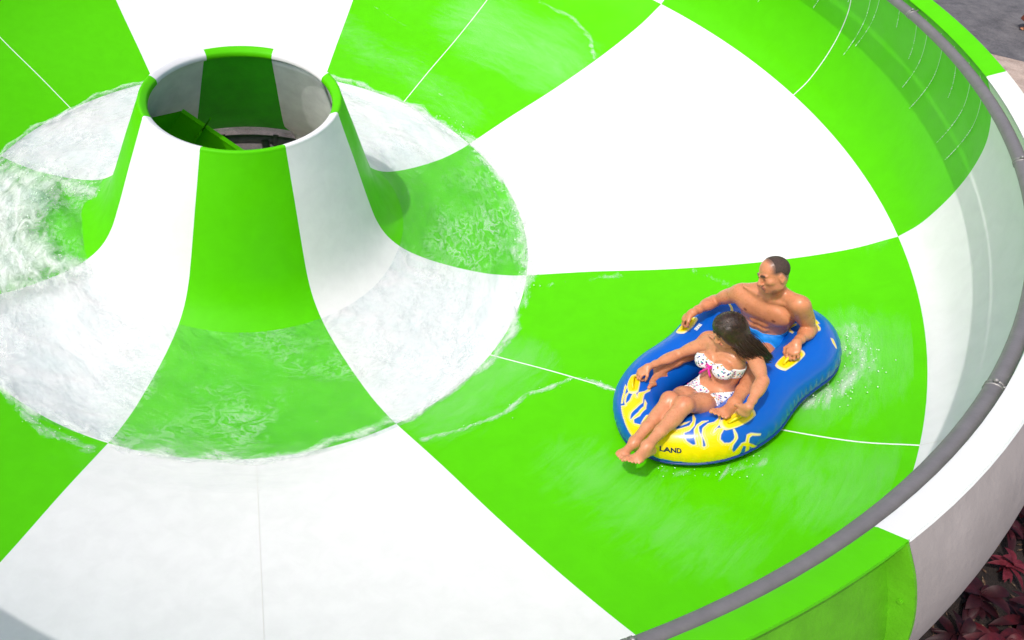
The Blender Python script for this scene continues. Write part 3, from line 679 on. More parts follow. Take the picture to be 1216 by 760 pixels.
def add_leg(B, hip, kn, an, rt, rc, back):
    T = ('thigh',); th = nrm(kn-hip); sh = nrm(an-kn)
    B.cap(hip, hip*.45+kn*.55, rt, rt*.84, .05, T); B.cap(hip*.45+kn*.55, kn, rt*.84, rc*1.02, .04, T)
    T = ('shin',)
    B.ell(kn+(th-sh)*.010, [th, *frame2(th)], np.array([.050, .048, .050])*rc/.05, .03, T)
    B.cap(kn, kn*.35+an*.65, rc*.98, rc*.74, .03, T); B.cap(kn*.35+an*.65, an, rc*.74, rc*.62, .02, T)
    bk = nrm(back-sh*(back@sh)); B.ell(kn*.70+an*.30+bk*.016, [sh, *frame2(sh)], np.array([.105, rc*.92, rc*.86]), .03, T)

def finish(B, name, h, base, spots, label, Mx, extra=None):
    D, lo, ax = B.volume(h); V, F = nets(D, lo, h)
    C = np.tile(np.asarray(base, float), (len(V), 1))
    for c, r, colr, soft in spots:
        d = np.linalg.norm((V-np.asarray(c)), axis=1); a = np.clip((r-d)/soft+.5, 0, 1)[:, None]; C = C*(1-a)+np.asarray(colr)*a
    if extra: C = extra(V, C)
    o = mesh(name, V, F, M['skin'], colors={'skin': C}); o.matrix_world = Mx
    return tag(o, label, 'person')
def cloth(B, name, h, sel, off, region, mat, parent, lo, hi, it=2):
    D, lo, ax = B.volume(h, sel, lo=np.asarray(lo, float), hi=np.asarray(hi, float))
    g = region(ax[0][:, None, None], ax[1][None, :, None], ax[2][None, None, :])
    V, F = nets(np.maximum(D-off, g), lo, h, it); return mesh(name, V, F, mat, parent)
A3 = lambda d: {k: np.array(v, float) for k, v in d.items()}

# ---- the man
J = A3({"hip": [-0.441, -0.008, 0.18], "neck": [-0.373, 0.118, 0.648], "headc": [-0.335, 0.172, 0.837], "shR": [-0.355, -0.062, 0.601], "shL": [-0.372, 0.304, 0.617], "elR": [-0.377, -0.289, 0.436], "wrR": [-0.13, -0.26, 0.484], "haR": [-0.104, -0.307, 0.424], "elL": [-0.466, 0.314, 0.356], "wrL": [-0.226, 0.361, 0.428], "haL": [-0.15, 0.376, 0.408], "hipR": [-0.458, -0.096, 0.175], "hipL": [-0.413, 0.078, 0.184], "knR": [-0.064, -0.138, 0.345], "anR": [0.327, -0.248, 0.281], "toR": [0.518, -0.247, 0.342], "knL": [-0.02, 0.221, 0.282], "anL": [0.363, 0.349, 0.341], "toL": [0.521, 0.364, 0.444]})
H = .0052
def torso_axes(J):
    up = nrm(J['neck']-J['hip']); le = J['shL']-J['shR']; le = nrm(le-up*(le@up)); return up, le, np.cross(le, up)
SKM, SKW = np.array([.60, .235, .115]), np.array([.60, .25, .13])
J['haR'] = J['haR']+np.array([0, 0, .035]); J['wrR'] = J['wrR']+np.array([.014, -.020, .016]); J['haR'] = J['haR']+np.array([.020, -.022, -.006])
for k_, w_ in (('anL', 1), ('toL', 1), ('anR', .6), ('toR', .6)): J[k_] = J[k_]+np.array([.018, -.026, 0])*w_
up, le, fr = torso_axes(J); B = Body(); Lt = np.linalg.norm(J['neck']-J['hip'])
tp = lambda l, w, t: J['hip']+le*l+fr*w+up*t*Lt
B.sweep(J['hip']-up*.02, J['neck'], le, fr, [0, .12, .3, .5, .72, .86, .95, 1], [.150, .158, .150, .152, .176, .170, .120, .075], [.105, .110, .100, .100, .115, .100, .075, .06], -.015, .03, ('torso',))
for s_ in (-1, 1):
    B.ell(tp(s_*.078, .072, .745), [le, up, fr], [.092, .072, .034], .035, ('torso',))                        # chest
    B.cap(tp(s_*.03, -.03, 1.02), J['shR' if s_ < 0 else 'shL']+up*.015, .045, .045, .05, ('torso', 'trap'))  # trapezius
    B.ell(tp(s_*.115, -.03, .62), [le, up, fr], [.055, .11, .075], .04, ('torso',))                          # flank
    for t_ in (.30, .42, .53): B.ell(tp(s_*.033, .083, t_), [le, up, fr], [.030, .024, .016], .018, ('torso',))
    B.ell(tp(s_*.08, -.06, -.02), [le, up, fr], [.085, .085, .075], .04, ('torso', 'hips'))
    B.cap(tp(s_*.015, .055, .985), tp(s_*.15, .030, 1.00), .012, .011, .02, ('torso',))                     # collar bone
B.ell(tp(0, .097, .24), [le, up, fr], [.009, .013, .014], .01, ('torso',), 's')                              # navel
fh = nrm([.87, -.47, -.02]); uh = np.array([-.30, -.10, .95]); uh = nrm(uh-fh*(uh@fh))
hc = J['headc']+uh*.004
B.cap(J['neck']-up*.02-fr*.02, hc-fh*.022-uh*.035, .062, .056, .04, ('neck',))
B.cap(tp(.03, .045, 1.0), hc-uh*.03-fh*.012+np.cross(uh, fh)*.055, .014, .014, .03, ('neck',))               # neck tendon
hc = hc-uh*.008; PH_ = add_head(B, hc, fh, uh, .925)
add_arm(B, J['shR'], J['elR'], J['wrR'], .049, fr, -1); add_arm(B, J['shL'], J['elL'], J['wrL'], .049, fr, 1)
add_hand(B, J['wrR'], J['haR'], np.array([-.25, .35, -1.]), np.array([1., .4, 0]), 1.0)
add_hand(B, J['wrL'], J['haL']+np.array([0, 0, -.01]), np.array([.1, .1, -1.]), np.array([0, -1., 0]), 1.0)
add_leg(B, J['hipR'], J['knR'], J['anR'], .085, .054, np.array([0, 0, -1.])); add_leg(B, J['hipL'], J['knL'], J['anL'], .085, .054, np.array([0, 0, -1.]))
add_foot(B, J['anR'], J['toR'], np.array([.1, .55, -.85]), 1.0, np.array([0, 1., .5])); add_foot(B, J['anL'], J['toL'], np.array([.65, -.15, -.75]), 1.0, np.array([0, -1., .2]))
STUB = SKM*.62
def man_col(V, C):
    q = (V-hc)/.925; a = q@fh; c = q@uh; b = q@np.cross(uh, fh)
    jaw = (np.clip((.095-np.linalg.norm(q-(fh*.04-uh*.085), axis=1))/.03, 0, 1)*np.clip((-.035-c)/.02, 0, 1)*.35)[:, None]; C = C*(1-jaw)+np.array([.22, .10, .06])*jaw
    low = np.interp(a, [-.12, -.06, -.035, -.012, .02, .05], [-.060, -.050, -.005, .026, .024, .05]); g = np.maximum(low-c, a-np.interp(c, [.02, .06, .09, .14], [.046, .036, .032, .03]))
    hair = (np.clip(.5-g/.026, 0, 1)*.85*(np.linalg.norm(q, axis=1) < .17))[:, None]; C = C*(1-hair)+np.array([.085, .055, .045])*hair
    bel = np.zeros(len(V)); qq = V-J['hip']; t = qq@up/Lt; l = qq@le; w = qq@fr
    bel = np.clip(1-np.abs(l)/.03, 0, 1)*np.clip(1-np.abs(t-.17)/.07, 0, 1)*(w > .03)*.35
    C = C*(1-bel[:, None])+np.array([.12, .05, .03])*bel[:, None]; return C
spots = [(tp(s_*.092, .112, .735), .0125, np.array([.20, .06, .035]), .006) for s_ in (-1, 1)]
spots += [(PH_(0, .100, -.067), .022, np.array([.50, .15, .11]), .012)]
spots += [(PH_(s_*x_, .090-.10*abs(x_-.02)*.6, .028), .010, np.array([.06, .03, .02]), .008) for s_ in (-1, 1) for x_ in (.018, .030, .042)]
spots += [(PH_(s_*.033, .090, .004), .009, np.array([.16, .07, .045]), .006) for s_ in (-1, 1)]
man = finish(B, 'person', H, SKM, spots, 'tanned man with cropped hair in blue briefs sitting at the rear of the raft', FRAME, man_col)
# cropped hair: a thin cap over the back and sides of the skull
def hair_reg(x, y, z):
    px, py, pz = (x-hc[0])/.925, (y-hc[1])/.925, (z-hc[2])/.925; a = px*fh[0]+py*fh[1]+pz*fh[2]; c = px*uh[0]+py*uh[1]+pz*uh[2]
    low = np.interp(a, [-.12, -.06, -.035, -.012, .02, .05], [-.055, -.045, .0, .030, .028, .05])
    return np.maximum(low-c, a-np.interp(c, [.02, .06, .09, .14], [.040, .030, .022, .02]))+.011
M['stubble'] = simple('cropped_dark_hair', (.075, .050, .042), .7, .2, var=.3, vscale=150, bump=.6, bscale=220)
cloth(B, 'hair', .004, {'head'}, .0022, hair_reg, M['stubble'], man, hc-.16, hc+.16)
ew = simple('eye_white', (.42, .38, .34), .2); ei = simple('dark_iris', (.02, .012, .008), .1)
def eyes(P, par, fh, hs=1.):
    for s_ in (-1, 1):
        m = MB(); m.ball(P(s_*.033, .0765, .0025), .0104*hs, 12, 8); e = m.build('eye', ew, par)
        m = MB(); m.ball(P(s_*.033-.002, .0850, .0018), .0045*hs, 8, 6); m.build('iris', ei, e)
eyes(PH_, man, fh, .925)
# briefs
thR, thL = nrm(J['knR']-J['hipR']), nrm(J['knL']-J['hipL'])
def brief_reg(x, y, z, J=J, up=up, le=le, fr=fr, Lt=Lt, thR=thR, thL=thL, top=.35, cut=.05, slope=.42, keep=.20, wmax=.165, rise=0.):
    px, py, pz = x-J['hip'][0], y-J['hip'][1], z-J['hip'][2]
    t = px*up[0]+py*up[1]+pz*up[2]; l = px*le[0]+py*le[1]+pz*le[2]
    w = px*fr[0]+py*fr[1]+pz*fr[2]; g = t-(top+rise*np.clip((np.abs(l)-.05)/.06, 0, 1))*Lt
    for h, th, sg in ((J['hipR'], thR, -1), (J['hipL'], thL, 1)):
        d = (x-h[0])*th[0]+(y-h[1])*th[1]+(z-h[2])*th[2]; ll = l*sg
        leg = np.minimum(d-cut+slope*np.maximum(ll-.02, 0)*2, ll+.0)      # inside the leg opening when positive
        g = np.maximum(g, np.minimum(leg, keep*Lt-t))
    return np.maximum(g, w-wmax)
M['briefs'] = simple('blue_swim_fabric', (.008, .22, .68), .5, .3, var=.08, vscale=20, bump=.35, bscale=60)
cloth(B, 'swim_briefs', .0045, {'torso', 'thigh', 'hips'}, .006, brief_reg, M['briefs'], man, J['hip']-.28, J['hip']+.28)

# ---- the woman
J = A3({"hip": [0.28, 0.075, 0.151], "neck": [0.112, 0.128, 0.547], "headc": [0.166, 0.178, 0.712], "shR": [0.082, -0.013, 0.487], "shL": [0.103, 0.278, 0.54], "elR": [0.199, -0.195, 0.373], "wrR": [0.429, -0.222, 0.395], "haR": [0.5, -0.25, 0.378], "elL": [0.283, 0.446, 0.519], "wrL": [0.501, 0.49, 0.493], "haL": [0.523, 0.454, 0.429], "hipR": [0.274, -0.003, 0.163], "hipL": [0.284, 0.153, 0.173], "knR": [0.609, 0.036, 0.381], "anR": [0.981, 0.07, 0.33], "toR": [1.147, 0.076, 0.393], "knL": [0.611, 0.141, 0.4], "anL": [0.981, 0.18, 0.363], "toL": [1.146, 0.187, 0.426]})
J['wrR'] = J['wrR']+np.array([.014, -.020, .016]); J['haR'] = J['haR']+np.array([.020, -.022, -.006])
for k_, w_ in (('anL', 1), ('toL', 1), ('anR', .6), ('toR', .6)): J[k_] = J[k_]+np.array([.018, -.026, 0])*w_
up, le, fr = torso_axes(J); B = Body(); Lt = np.linalg.norm(J['neck']-J['hip'])
tp = lambda l, w, t: J['hip']+le*l+fr*w+up*t*Lt
B.sweep(J['hip']-up*.02, J['neck'], le, fr, [0, .10, .25, .40, .60, .78, .90, .96, 1], [.148, .150, .132, .110, .121, .134, .123, .085, .055], [.100, .100, .090, .080, .090, .088, .070, .055, .045], -.02, .03, ('torso',))
for s_ in (-1, 1):
    B.ell(tp(s_*.068, .078, .665), [le, up, fr], [.062, .060, .052], .025, ('torso',))
    B.cap(tp(s_*.025, -.02, 1.0), J['shR' if s_ < 0 else 'shL']+up*.008, .034, .034, .045, ('torso', 'trap'))
    B.ell(tp(s_*.078, -.055, -.03), [le, up, fr], [.085, .085, .075], .04, ('torso', 'hips'))
    B.cap(tp(s_*.012, .045, .975), tp(s_*.13, .025, 1.0), .009, .008, .018, ('torso',))
B.ell(tp(0, .078, .27), [le, up, fr], [.007, .011, .012], .008, ('torso',), 's')
fh = nrm([.88, -.46, -.28]); uh = np.array([.25, -.12, .95]); uh = nrm(uh-fh*(uh@fh)); hc = J['headc'].copy()
B.cap(J['neck']-up*.01-fr*.012, hc-fh*.02-uh*.04, .047, .044, .035, ('neck',))
PW_ = add_head(B, hc, fh, uh, .90)
add_arm(B, J['shR'], J['elR'], J['wrR'], .039, fr, -1); add_arm(B, J['shL'], J['elL'], J['wrL'], .039, fr, 1)
add_hand(B, J['wrR'], J['haR']+np.array([0, -.01, 0]), np.array([0, -.1, -1.]), np.array([.2, 1., 0]), .90)
add_hand(B, J['wrL'], J['haL'], np.array([-.7, -.5, -.6]), np.array([-.6, -.8, 0]), .90)
add_leg(B, J['hipR'], J['knR'], J['anR'], .078, .047, np.array([-.2, 0, -1.])); add_leg(B, J['hipL'], J['knL'], J['anL'], .078, .047, np.array([-.2, 0, -1.]))
add_foot(B, J['anR'], J['toR'], np.array([-.2, 0, -1.]), .90, np.array([0, 1., 0])); add_foot(B, J['anL'], J['toL'], np.array([-.2, 0, -1.]), .90, np.array([0, -1., 0]))
spots = [(PW_(0, .100, -.067), .020, np.array([.55, .14, .13]), .010)]
spots += [(PW_(s_*x_, .086, .029), .008, np.array([.05, .025, .018]), .006) for s_ in (-1, 1) for x_ in (.018, .030, .042)]
spots += [(J[k]+np.array([0, 0, .045]), .03, np.array([.60, .20, .10]), .05) for k in ('knR', 'knL')]
woman = finish(B, 'person', H, SKW, spots, 'woman with long dark hair in a speckled bikini, legs over the front of the raft', FRAME)
eyes(PW_, woman, fh, .93)
def print_mat():
    t = NT('speckled_bikini_print'); b = t.n('ShaderNodeBsdfPrincipled'); co = t.coord()
    v = t.n('ShaderNodeTexVoronoi'); v.inputs['Scale'].default_value = 62; t.l(co, v.inputs['Vector'])
    sep = t.n('ShaderNodeSeparateColor'); t.l(v.outputs['Color'], sep.inputs[0])
    cr = t.ramp(sep.outputs[0], [(0, (.02, .05, .30)), (.22, (.02, .30, .32)), (.42, (.60, .04, .28)), (.60, (.02, .02, .05)), (.76, (.70, .32, .05)), (.88, (.85, .85, .85))])
    cr_node = t.t.nodes[-1]
    for nd in t.t.nodes:
        if nd.bl_idname == 'ShaderNodeValToRGB': nd.color_ramp.interpolation = 'CONSTANT'
    f = t.math('LESS_THAN', v.outputs['Distance'], .40)
    mx = t.n('ShaderNodeMix'); mx.data_type = 'RGBA'; t.l(f, mx.inputs[0]); mx.inputs[6].default_value = (.84, .84, .85, 1); t.l(cr, mx.inputs[7])
    t.l(mx.outputs[2], b.inputs['Base Color']); b.inputs['Roughness'].default_value = .7; t.l(b.outputs[0], t.out.inputs[0]); return t.m
M['print'] = print_mat(); M['pink'] = simple('pink_ribbon', (.78, .03, .36), .5, var=.1, vscale=40)
def top_reg(x, y, z):
    px, py, pz = x-J['hip'][0], y-J['hip'][1], z-J['hip'][2]
    t = (px*up[0]+py*up[1]+pz*up[2])/Lt; l = px*le[0]+py*le[1]+pz*le[2]; w = px*fr[0]+py*fr[1]+pz*fr[2]
    hi_ = np.interp(np.abs(l), [0, .02, .07, .12, .2], [.70, .73, .785, .73, .69]); lo_ = np.interp(np.abs(l), [0, .02, .07, .12, .2], [.62, .585, .54, .565, .60])
    return np.maximum(np.maximum(t-hi_, lo_-t)*Lt, np.abs(l)-.152)
cloth(B, 'bikini_top', .0042, {'torso'}, .005, top_reg, M['print'], woman, J['hip']+up*.25-.2, J['hip']+up*.25+.25)
def bottom_reg(x, y, z):
    return brief_reg(x, y, z, J, up, le, fr, Lt, nrm(J['knR']-J['hipR']), nrm(J['knL']-J['hipL']), .255, .060, .62, .125, .150, .07)
cloth(B, 'bikini_bottom', .0042, {'torso', 'thigh', 'hips'}, .005, bottom_reg, M['print'], woman, J['hip']-.25, J['hip']+.25)
# ribbon: bow with two tails between the cups, ties on the hips
rb = MB(); c0 = tp(0, .112, .655)
for s_, ln in ((-1, .085), (1, .070)):
    pts = [c0+fr*.004, c0+le*s_*.010-up*.025+fr*.012, c0+le*s_*.026*(1.6 if s_ < 0 else .8)-up*ln*.75+fr*.004, c0+le*s_*.030*(1.9 if s_ < 0 else .8)-up*ln-fr*.006]
    rb.tube(pts, [.004, .006, .008, .007], 6)
    lp = [c0, c0+le*s_*.02+up*.012+fr*.010, c0+le*s_*.034+up*.004+fr*.008, c0+le*s_*.02-up*.006+fr*.008, c0]; rb.tube(lp, .0042, 6)
rb.ball(c0+fr*.006, .009); rb.build('ribbon', M['pink'], woman)
for s_ in (-1, 1):
    hb = MB(); c1 = tp(s_*.152, .045, .10); hb.ball(c1, .010); 
    hb.tube([c1, c1+fr*.02-up*.03+le*s_*.006, c1+fr*.03-up*.06+le*s_*.008], [.004, .005, .004], 6); hb.tube([c1, c1-fr*.03-up*.02+le*s_*.004], [.006, .005], 6)
    hb.build('hip_tie', M['pink'], woman)
# long hair: scalp mass plus strands running over her left shoulder
lh = np.cross(uh, fh)
HB = Body()
HB.ell(hc+uh*.036-fh*.016, [lh, fh, uh], [.083, .098, .092], .02, ('h',))
HB.ell(hc-fh*.055-uh*.02, [lh, fh, uh], [.072, .055, .085], .03, ('h',))
HB.ell(hc+lh*.060+uh*.01+fh*.012, [lh, fh, uh], [.032, .055, .075], .03, ('h',))
fl = [hc+lh*.05-uh*.035-fh*.02, hc+lh*.082-uh*.10-fh*.03, hc+lh*.108-uh*.175-fh*.065, hc+lh*.125-uh*.24-fh*.10]
for a_, b_, ra, rb_ in ((0, 1, .060, .050), (1, 2, .050, .036), (2, 3, .036, .016)): HB.cap(fl[a_], fl[b_], ra, rb_, .04, ('h',))
HB.ell(hc+fh*.105-uh*.035-lh*.012, [lh, fh, uh], [.062, .055, .088], .02, ('h',), 's')
D, lo, ax = HB.volume(.005); V, F = nets(D, lo, .005)
HV = [V]; HF = [F]; base_n = len(V)
sm = MB(); part = np.array([-.012])
for q in range(900):
    th_, ph_ = rng.uniform(0, 1), rng.uniform(0, 2*math.pi)
    ct = 1-th_*1.05; st = math.sqrt(max(0, 1-ct*ct)); d_ = lh*st*math.cos(ph_)+fh*st*math.sin(ph_)*1.0+uh*ct
    if d_@fh > .62 and d_@uh < .62: continue
    root = hc+uh*.036-fh*.016+(lh*(d_@lh)*.084+fh*(d_@fh)*.099+uh*(d_@uh)*.093)
    r1_ = rng.normal(0, 1, 3); off = r1_*.011
    p0 = root; s0 = .2 if (d_@lh) < -.1 else .0
    tail = rng.uniform(.55, 1.08)
    mids = [p0, root*.55+fl[0]*.45+nrm(root-hc)*.035*(1-.2*th_), fl[0]+nrm(off+d_*.02)*.058, fl[1]+off*1.8+nrm(off)*.036, fl[2]+off*1.5+nrm(off)*.022, fl[2]+(fl[3]-fl[2])*tail+off*1.1]
    mids = np.array(mids); tt = np.linspace(0, len(mids)-1, 18); P = np.stack([np.interp(tt, range(len(mids)), mids[:, k]) for k in range(3)], 1)
    for _ in range(3): P[1:-1] = .25*P[:-2]+.5*P[1:-1]+.25*P[2:]
    P[:10] = hc+uh*.03-fh*.012+(P[:10]-(hc+uh*.03-fh*.012))*np.maximum(1, .094/np.maximum(np.linalg.norm(P[:10]-(hc+uh*.03-fh*.012), axis=1), .01))[:, None]
    sm.tube(P, np.linspace(.0022, .0009, 18), 4, cap=False)
def hair_mat():
    t = NT('long_dark_brown_hair'); b = t.n('ShaderNodeBsdfPrincipled'); co = t.coord((1, 1, 1)); n = t.noise(55, 4, .7, co, 1.)
    c = t.ramp(n.outputs[0], [(.3, (.010, .005, .003)), (.55, (.035, .016, .009)), (.8, (.10, .045, .022))]); t.l(c, b.inputs['Base Color'])
    n2 = t.noise(170, 4, .7, t.coord((1, 1, .35)), .8); t.l(t.bump(n2.outputs[0], .35, .006), b.inputs['Normal']); b.inputs['Roughness'].default_value = .33; b.inputs["Specular IOR Level"].default_value = .55; t.l(b.outputs[0], t.out.inputs[0]); return t.m
hv = np.vstack([V, np.array(sm.V)]); hf = [tuple(f) for f in F]+[tuple(i+len(V) for i in f) for f in sm.F]
mesh('long_hair', hv, hf, hair_mat(), woman)

# ------------------------------------------------------------------ below and beyond the bowl
ZG = -2.2
def ground_mat(name, c1, c2, scale, rough, bstr, spots=None):
    t = NT(name); b = t.n('ShaderNodeBsdfPrincipled'); co = t.coord(); n1 = t.noise(scale, 8, .7, co, .4); n2 = t.noise(scale*9, 6, .7, co); n3 = t.noise(scale*.25, 4, .6, co)
    f = t.math('ADD', t.math('MULTIPLY', n1.outputs[0], .6), t.math('MULTIPLY', n2.outputs[0], .5)); f = t.math('ADD', f, t.math('MULTIPLY', t.math('SUBTRACT', n3.outputs[0], .5), .5))
    t.l(t.ramp(f, [(.32, c1), (.75, c2)]), b.inputs['Base Color']); b.inputs['Roughness'].default_value = rough
    t.l(t.bump(f, bstr, .06), b.inputs['Normal']); t.l(b.outputs[0], t.out.inputs[0]); return t.m
def plane(name, pts, z, mat): return tag(mesh(name, [(*p, z) for p in pts], [tuple(range(len(pts)))], mat, smooth=False), kind='structure')
plane('ground', [(-300, -300), (300, -300), (300, 300), (-300, 300)], ZG, ground_mat('sandy_ground', (.26, .19, .155), (.64, .51, .43), 3.2, .9, .9))
d = nrm([16.23-15.56, 7.55-8.09]); nn2 = np.array([-d[1], d[0]]); nn2 = nn2 if nn2[1] > 0 else -nn2; c0 = np.array([15.7, 8.0])
edge = [c0+d*s_*1.6+nn2*(.25*math.sin(s_*1.7)+.15*math.sin(s_*4.1)) for s_ in range(-20, 21)]
plane('road', [tuple(p) for p in edge]+[tuple(c0+d*34+nn2*13), tuple(c0-d*34+nn2*13)], ZG+.004, ground_mat('rough_asphalt', (.045, .046, .054), (.20, .19, .195), 3.4, .9, 1.))
bed = [(3.5, -6), (5.2, -9), (10, -9), (14, -4), (13, 0), (10.4, 1.6), (7.5, 2.2), (4.5, 1.0), (3, -3)]
plane('soil', bed, ZG+.006, ground_mat('dark_mulch', (.006, .004, .004), (.045, .026, .02), 9, .95, 1.))
lm = MB()
for q in range(2600):
    p = np.array([rng.uniform(5, 10.5), rng.uniform(-6, 1.2), ZG+.012+rng.uniform(0, .03)]); a = rng.uniform(0, 6.28); L_ = rng.uniform(.02, .06); w_ = L_*rng.uniform(.2, .35)
    dv = np.array([math.cos(a), math.sin(a), rng.uniform(-.25, .35)]); sv = np.array([-math.sin(a), math.cos(a), rng.uniform(-.3, .3)])
    lm.add([p-dv*L_, p+sv*w_, p+dv*L_, p-sv*w_], [(0, 1, 2, 3)])
lt = NT('dry_leaf_litter'); b = lt.n('ShaderNodeBsdfPrincipled'); nz = lt.noise(31, 3, .6, lt.coord())
lt.l(lt.ramp(nz.outputs[0], [(.35, (.02, .010, .007)), (.55, (.10, .05, .025)), (.72, (.34, .27, .16))]), b.inputs['Base Color']); b.inputs['Roughness'].default_value = .8; lt.l(b.outputs[0], lt.out.inputs[0])
tag(lm.build('leaf_litter', lt.m, smooth=False), 'dry leaf litter strewn over the dark planting bed', 'leaf litter', kind='stuff')
lt = NT('dark_red_leaf'); b = lt.n('ShaderNodeBsdfPrincipled'); oi = lt.n('ShaderNodeObjectInfo'); nz = lt.noise(9, 4, .6, lt.coord())
f = lt.math('ADD', lt.math('MULTIPLY', oi.outputs['Random'], .5), lt.math('MULTIPLY', nz.outputs[0], .6))
lt.l(lt.ramp(f, [(.2, (.008, .002, .003)), (.5, (.028, .004, .007)), (.72, (.085, .008, .013)), (.95, (.15, .022, .035))]), b.inputs['Base Color']); b.inputs['Roughness'].default_value = .5; b.inputs['Specular IOR Level'].default_value = .2; lt.l(b.outputs[0], lt.out.inputs[0])
def plant():
    m = MB(); n_ = 17
    for q in range(n_):
        a = q*2.4+rng.uniform(-.2, .2); el = rng.uniform(.15, 1.15); L_ = rng.uniform(.20, .38); w_ = L_*rng.uniform(.13, .20); z0 = rng.uniform(.05, .35)
        h = np.array([math.cos(a), math.sin(a), 0]); sd = np.array([-math.sin(a), math.cos(a), 0]); V = []
        for t in np.linspace(0, 1, 7):
            c = np.array([0, 0, z0])+h*L_*t*math.cos(el)*1.05+np.array([0, 0, L_*(t*math.sin(el)-.55*t*t)]); w2 = w_*math.sin(math.pi*min(1, t*.92+.08))**.8
            V += [c-sd*w2+np.array([0, 0, .35*w2]), c, c+sd*w2+np.array([0, 0, .35*w2])]
        F = []
        for t in range(6): F += [(3*t, 3*t+1, 3*t+4, 3*t+3), (3*t+1, 3*t+2, 3*t+5, 3*t+4)]
        m.add(V, F)
    m.tube([(0, 0, 0), (.01, 0, .2), (0, .01, .40)], [.014, .012, .008], 6)
    return m.build('red_leaf_shrub', lt.m)
protos = [plant() for _ in range(4)]; placed = []
for q in range(4000):
    p = np.array([rng.uniform(5.6, 10.2), rng.uniform(-5.0, -.2)])
    if np.hypot(*p) < 6.3 or any(np.hypot(*(p-r_)) < .33 for r_ in placed) or rng.random() < .25: continue
    placed.append(p)
    if len(placed) >= 95: break
for q, p in enumerate(placed):
    o = protos[q] if q < 4 else protos[q % 4].copy()
    if q >= 4: COL.objects.link(o)
    o.location = (p[0], p[1], ZG); o.rotation_euler = (rng.uniform(-.15, .15), rng.uniform(-.15, .15), rng.uniform(0, 6.28)); sc_ = rng.uniform(.55, 1.05); o.scale = (sc_,)*3
    tag(o, 'dark red leafy shrub growing in the shaded mulch below the bowl', 'shrub', 'red leafed shrubs in the planting bed')

# green chute and the dark pipes seen through the open cone
def chute():
    a, b = np.array([-.80, .33, .57]), np.array([.56, -.01, -.31]); d = nrm(b-a); sd = nrm(np.cross(d, [0, 0, 1])); u_ = np.cross(sd, d); R_ = .34
    root = tag(empty('slide_chute', Matrix.Translation(tuple(a))), 'green trough chute with a flanged joint running under the open cone', 'slide chute')
    L_ = np.linalg.norm(b-a)
    prof = [(-R_*math.cos(t)*1.0, -R_*math.sin(t)) for t in np.linspace(0, math.pi, 25)]
    prof = [(-R_, .16)]+prof+[(R_, .16)]
    def seg(s0, s1):
        V = []; F = []
        n_ = len(prof)
        for off in (0, .012):
            for s_ in (s0, s1):
                for x_, z_ in prof:
                    k = 1+off/R_; V.append(d*s_+sd*x_*k+u_*z_*(k if z_ < 0 else 1))
        for q in range(n_-1): F += [(q, q+1, n_+q+1, n_+q), (2*n_+q+1, 2*n_+q, 3*n_+q, 3*n_+q+1)]
        return V, F
    for s0, s1 in ((0, .27), (.27, L_)):
        V, F = seg(s0, s1); ch = mesh('chute_section', V, F, M['green'], root)
        for sg in (-1, 1):
            m = MB(); m.box(d*(s0+s1)/2+sd*sg*(R_+.022)+u_*.16, np.array([(s1-s0)/2, .030, .006]), np.stack([d, sd, u_], 1)); m.build('chute_rim', M['green'], ch, False)
    # upper section, narrowing where it meets the wall of the cone
    e = np.array([-.215, -.20, .16]); V = []; n_ = len(prof)
    for off in (0, .012):
        for t in np.linspace(0, 1, 7):
            for x_, z_ in prof: V.append(e*t+(sd*x_+u_*z_)*(1-.36*t)*(1+off/R_))
    F = []
    for g_ in range(2):
        for w_ in range(6):
            for q in range(n_-1): i0 = (g_*7+w_)*n_+q; F.append((i0, i0+1, i0+n_+1, i0+n_))
    mesh('chute_section', V, F, M['green'], root)
    m = MB(); V = []; F = []; n_ = len(prof)
    for s_ in (.262, .277):
        for k in (.80, 1.03):
            for x_, z_ in prof: V.append(d*s_+sd*x_*k+u_*(z_*k if z_ < 0 else (.16 if k < 1 else .30)))
    for q in range(n_-1): F += [(q, q+1, n_+q+1, n_+q), (2*n_+q, 3*n_+q, 3*n_+q+1, 2*n_+q+1), (n_+q, n_+q+1, 3*n_+q+1, 3*n_+q), (q, 2*n_+q, 2*n_+q+1, q+1)]
    m.add(V, F); m.build('joint_flange', M['green'], root, False)
chute()
wp_ = tag(empty('water_pipe', Matrix.Translation((0, 0, -.35))), 'dark feed pipe with a valve curving below the back of the cone', 'pipe')
ph = np.linspace(math.radians(25), math.radians(150), 60)
m = MB(); m.tube(pol(np.full(60, 1.74), ph, .0*ph), .055, 12); m.build('pipe_ring', M['darkpipe'], wp_)
for a in (80, 101, 52):
    a = math.radians(a); c = pol(np.array([1.74]), np.array([a]), 0.)[0]; td = np.array([-math.sin(a), math.cos(a), 0])
    m = MB(); m.tube([c-td*.03, c+td*.03], .07, 14); m.tube([c, c+np.array([0, 0, -.16])], .022, 8); m.build('pipe_clamp', M['darkpipe'], wp_)
a = math.radians(84); c = pol(np.array([1.70]), np.array([a]), 0.)[0]
m = MB(); m.tube([c, c+np.array([.03, -.16, -.10]), c+np.array([.16, -.28, -.34]), c+np.array([.42, -.4, -.9])], [.05, .05, .05, .05], 12); br = m.build('branch_pipe', M['darkpipe'], wp_)
m = MB(); q0 = c+np.array([.07, -.20, -.16]); dd = nrm([.3, -.25, -.55]); m.tube([q0, q0+dd*.06], .095, 18); m.tube([q0+dd*.09, q0+dd*.13], .095, 18); m.build('valve', M['darkpipe'], wp_)
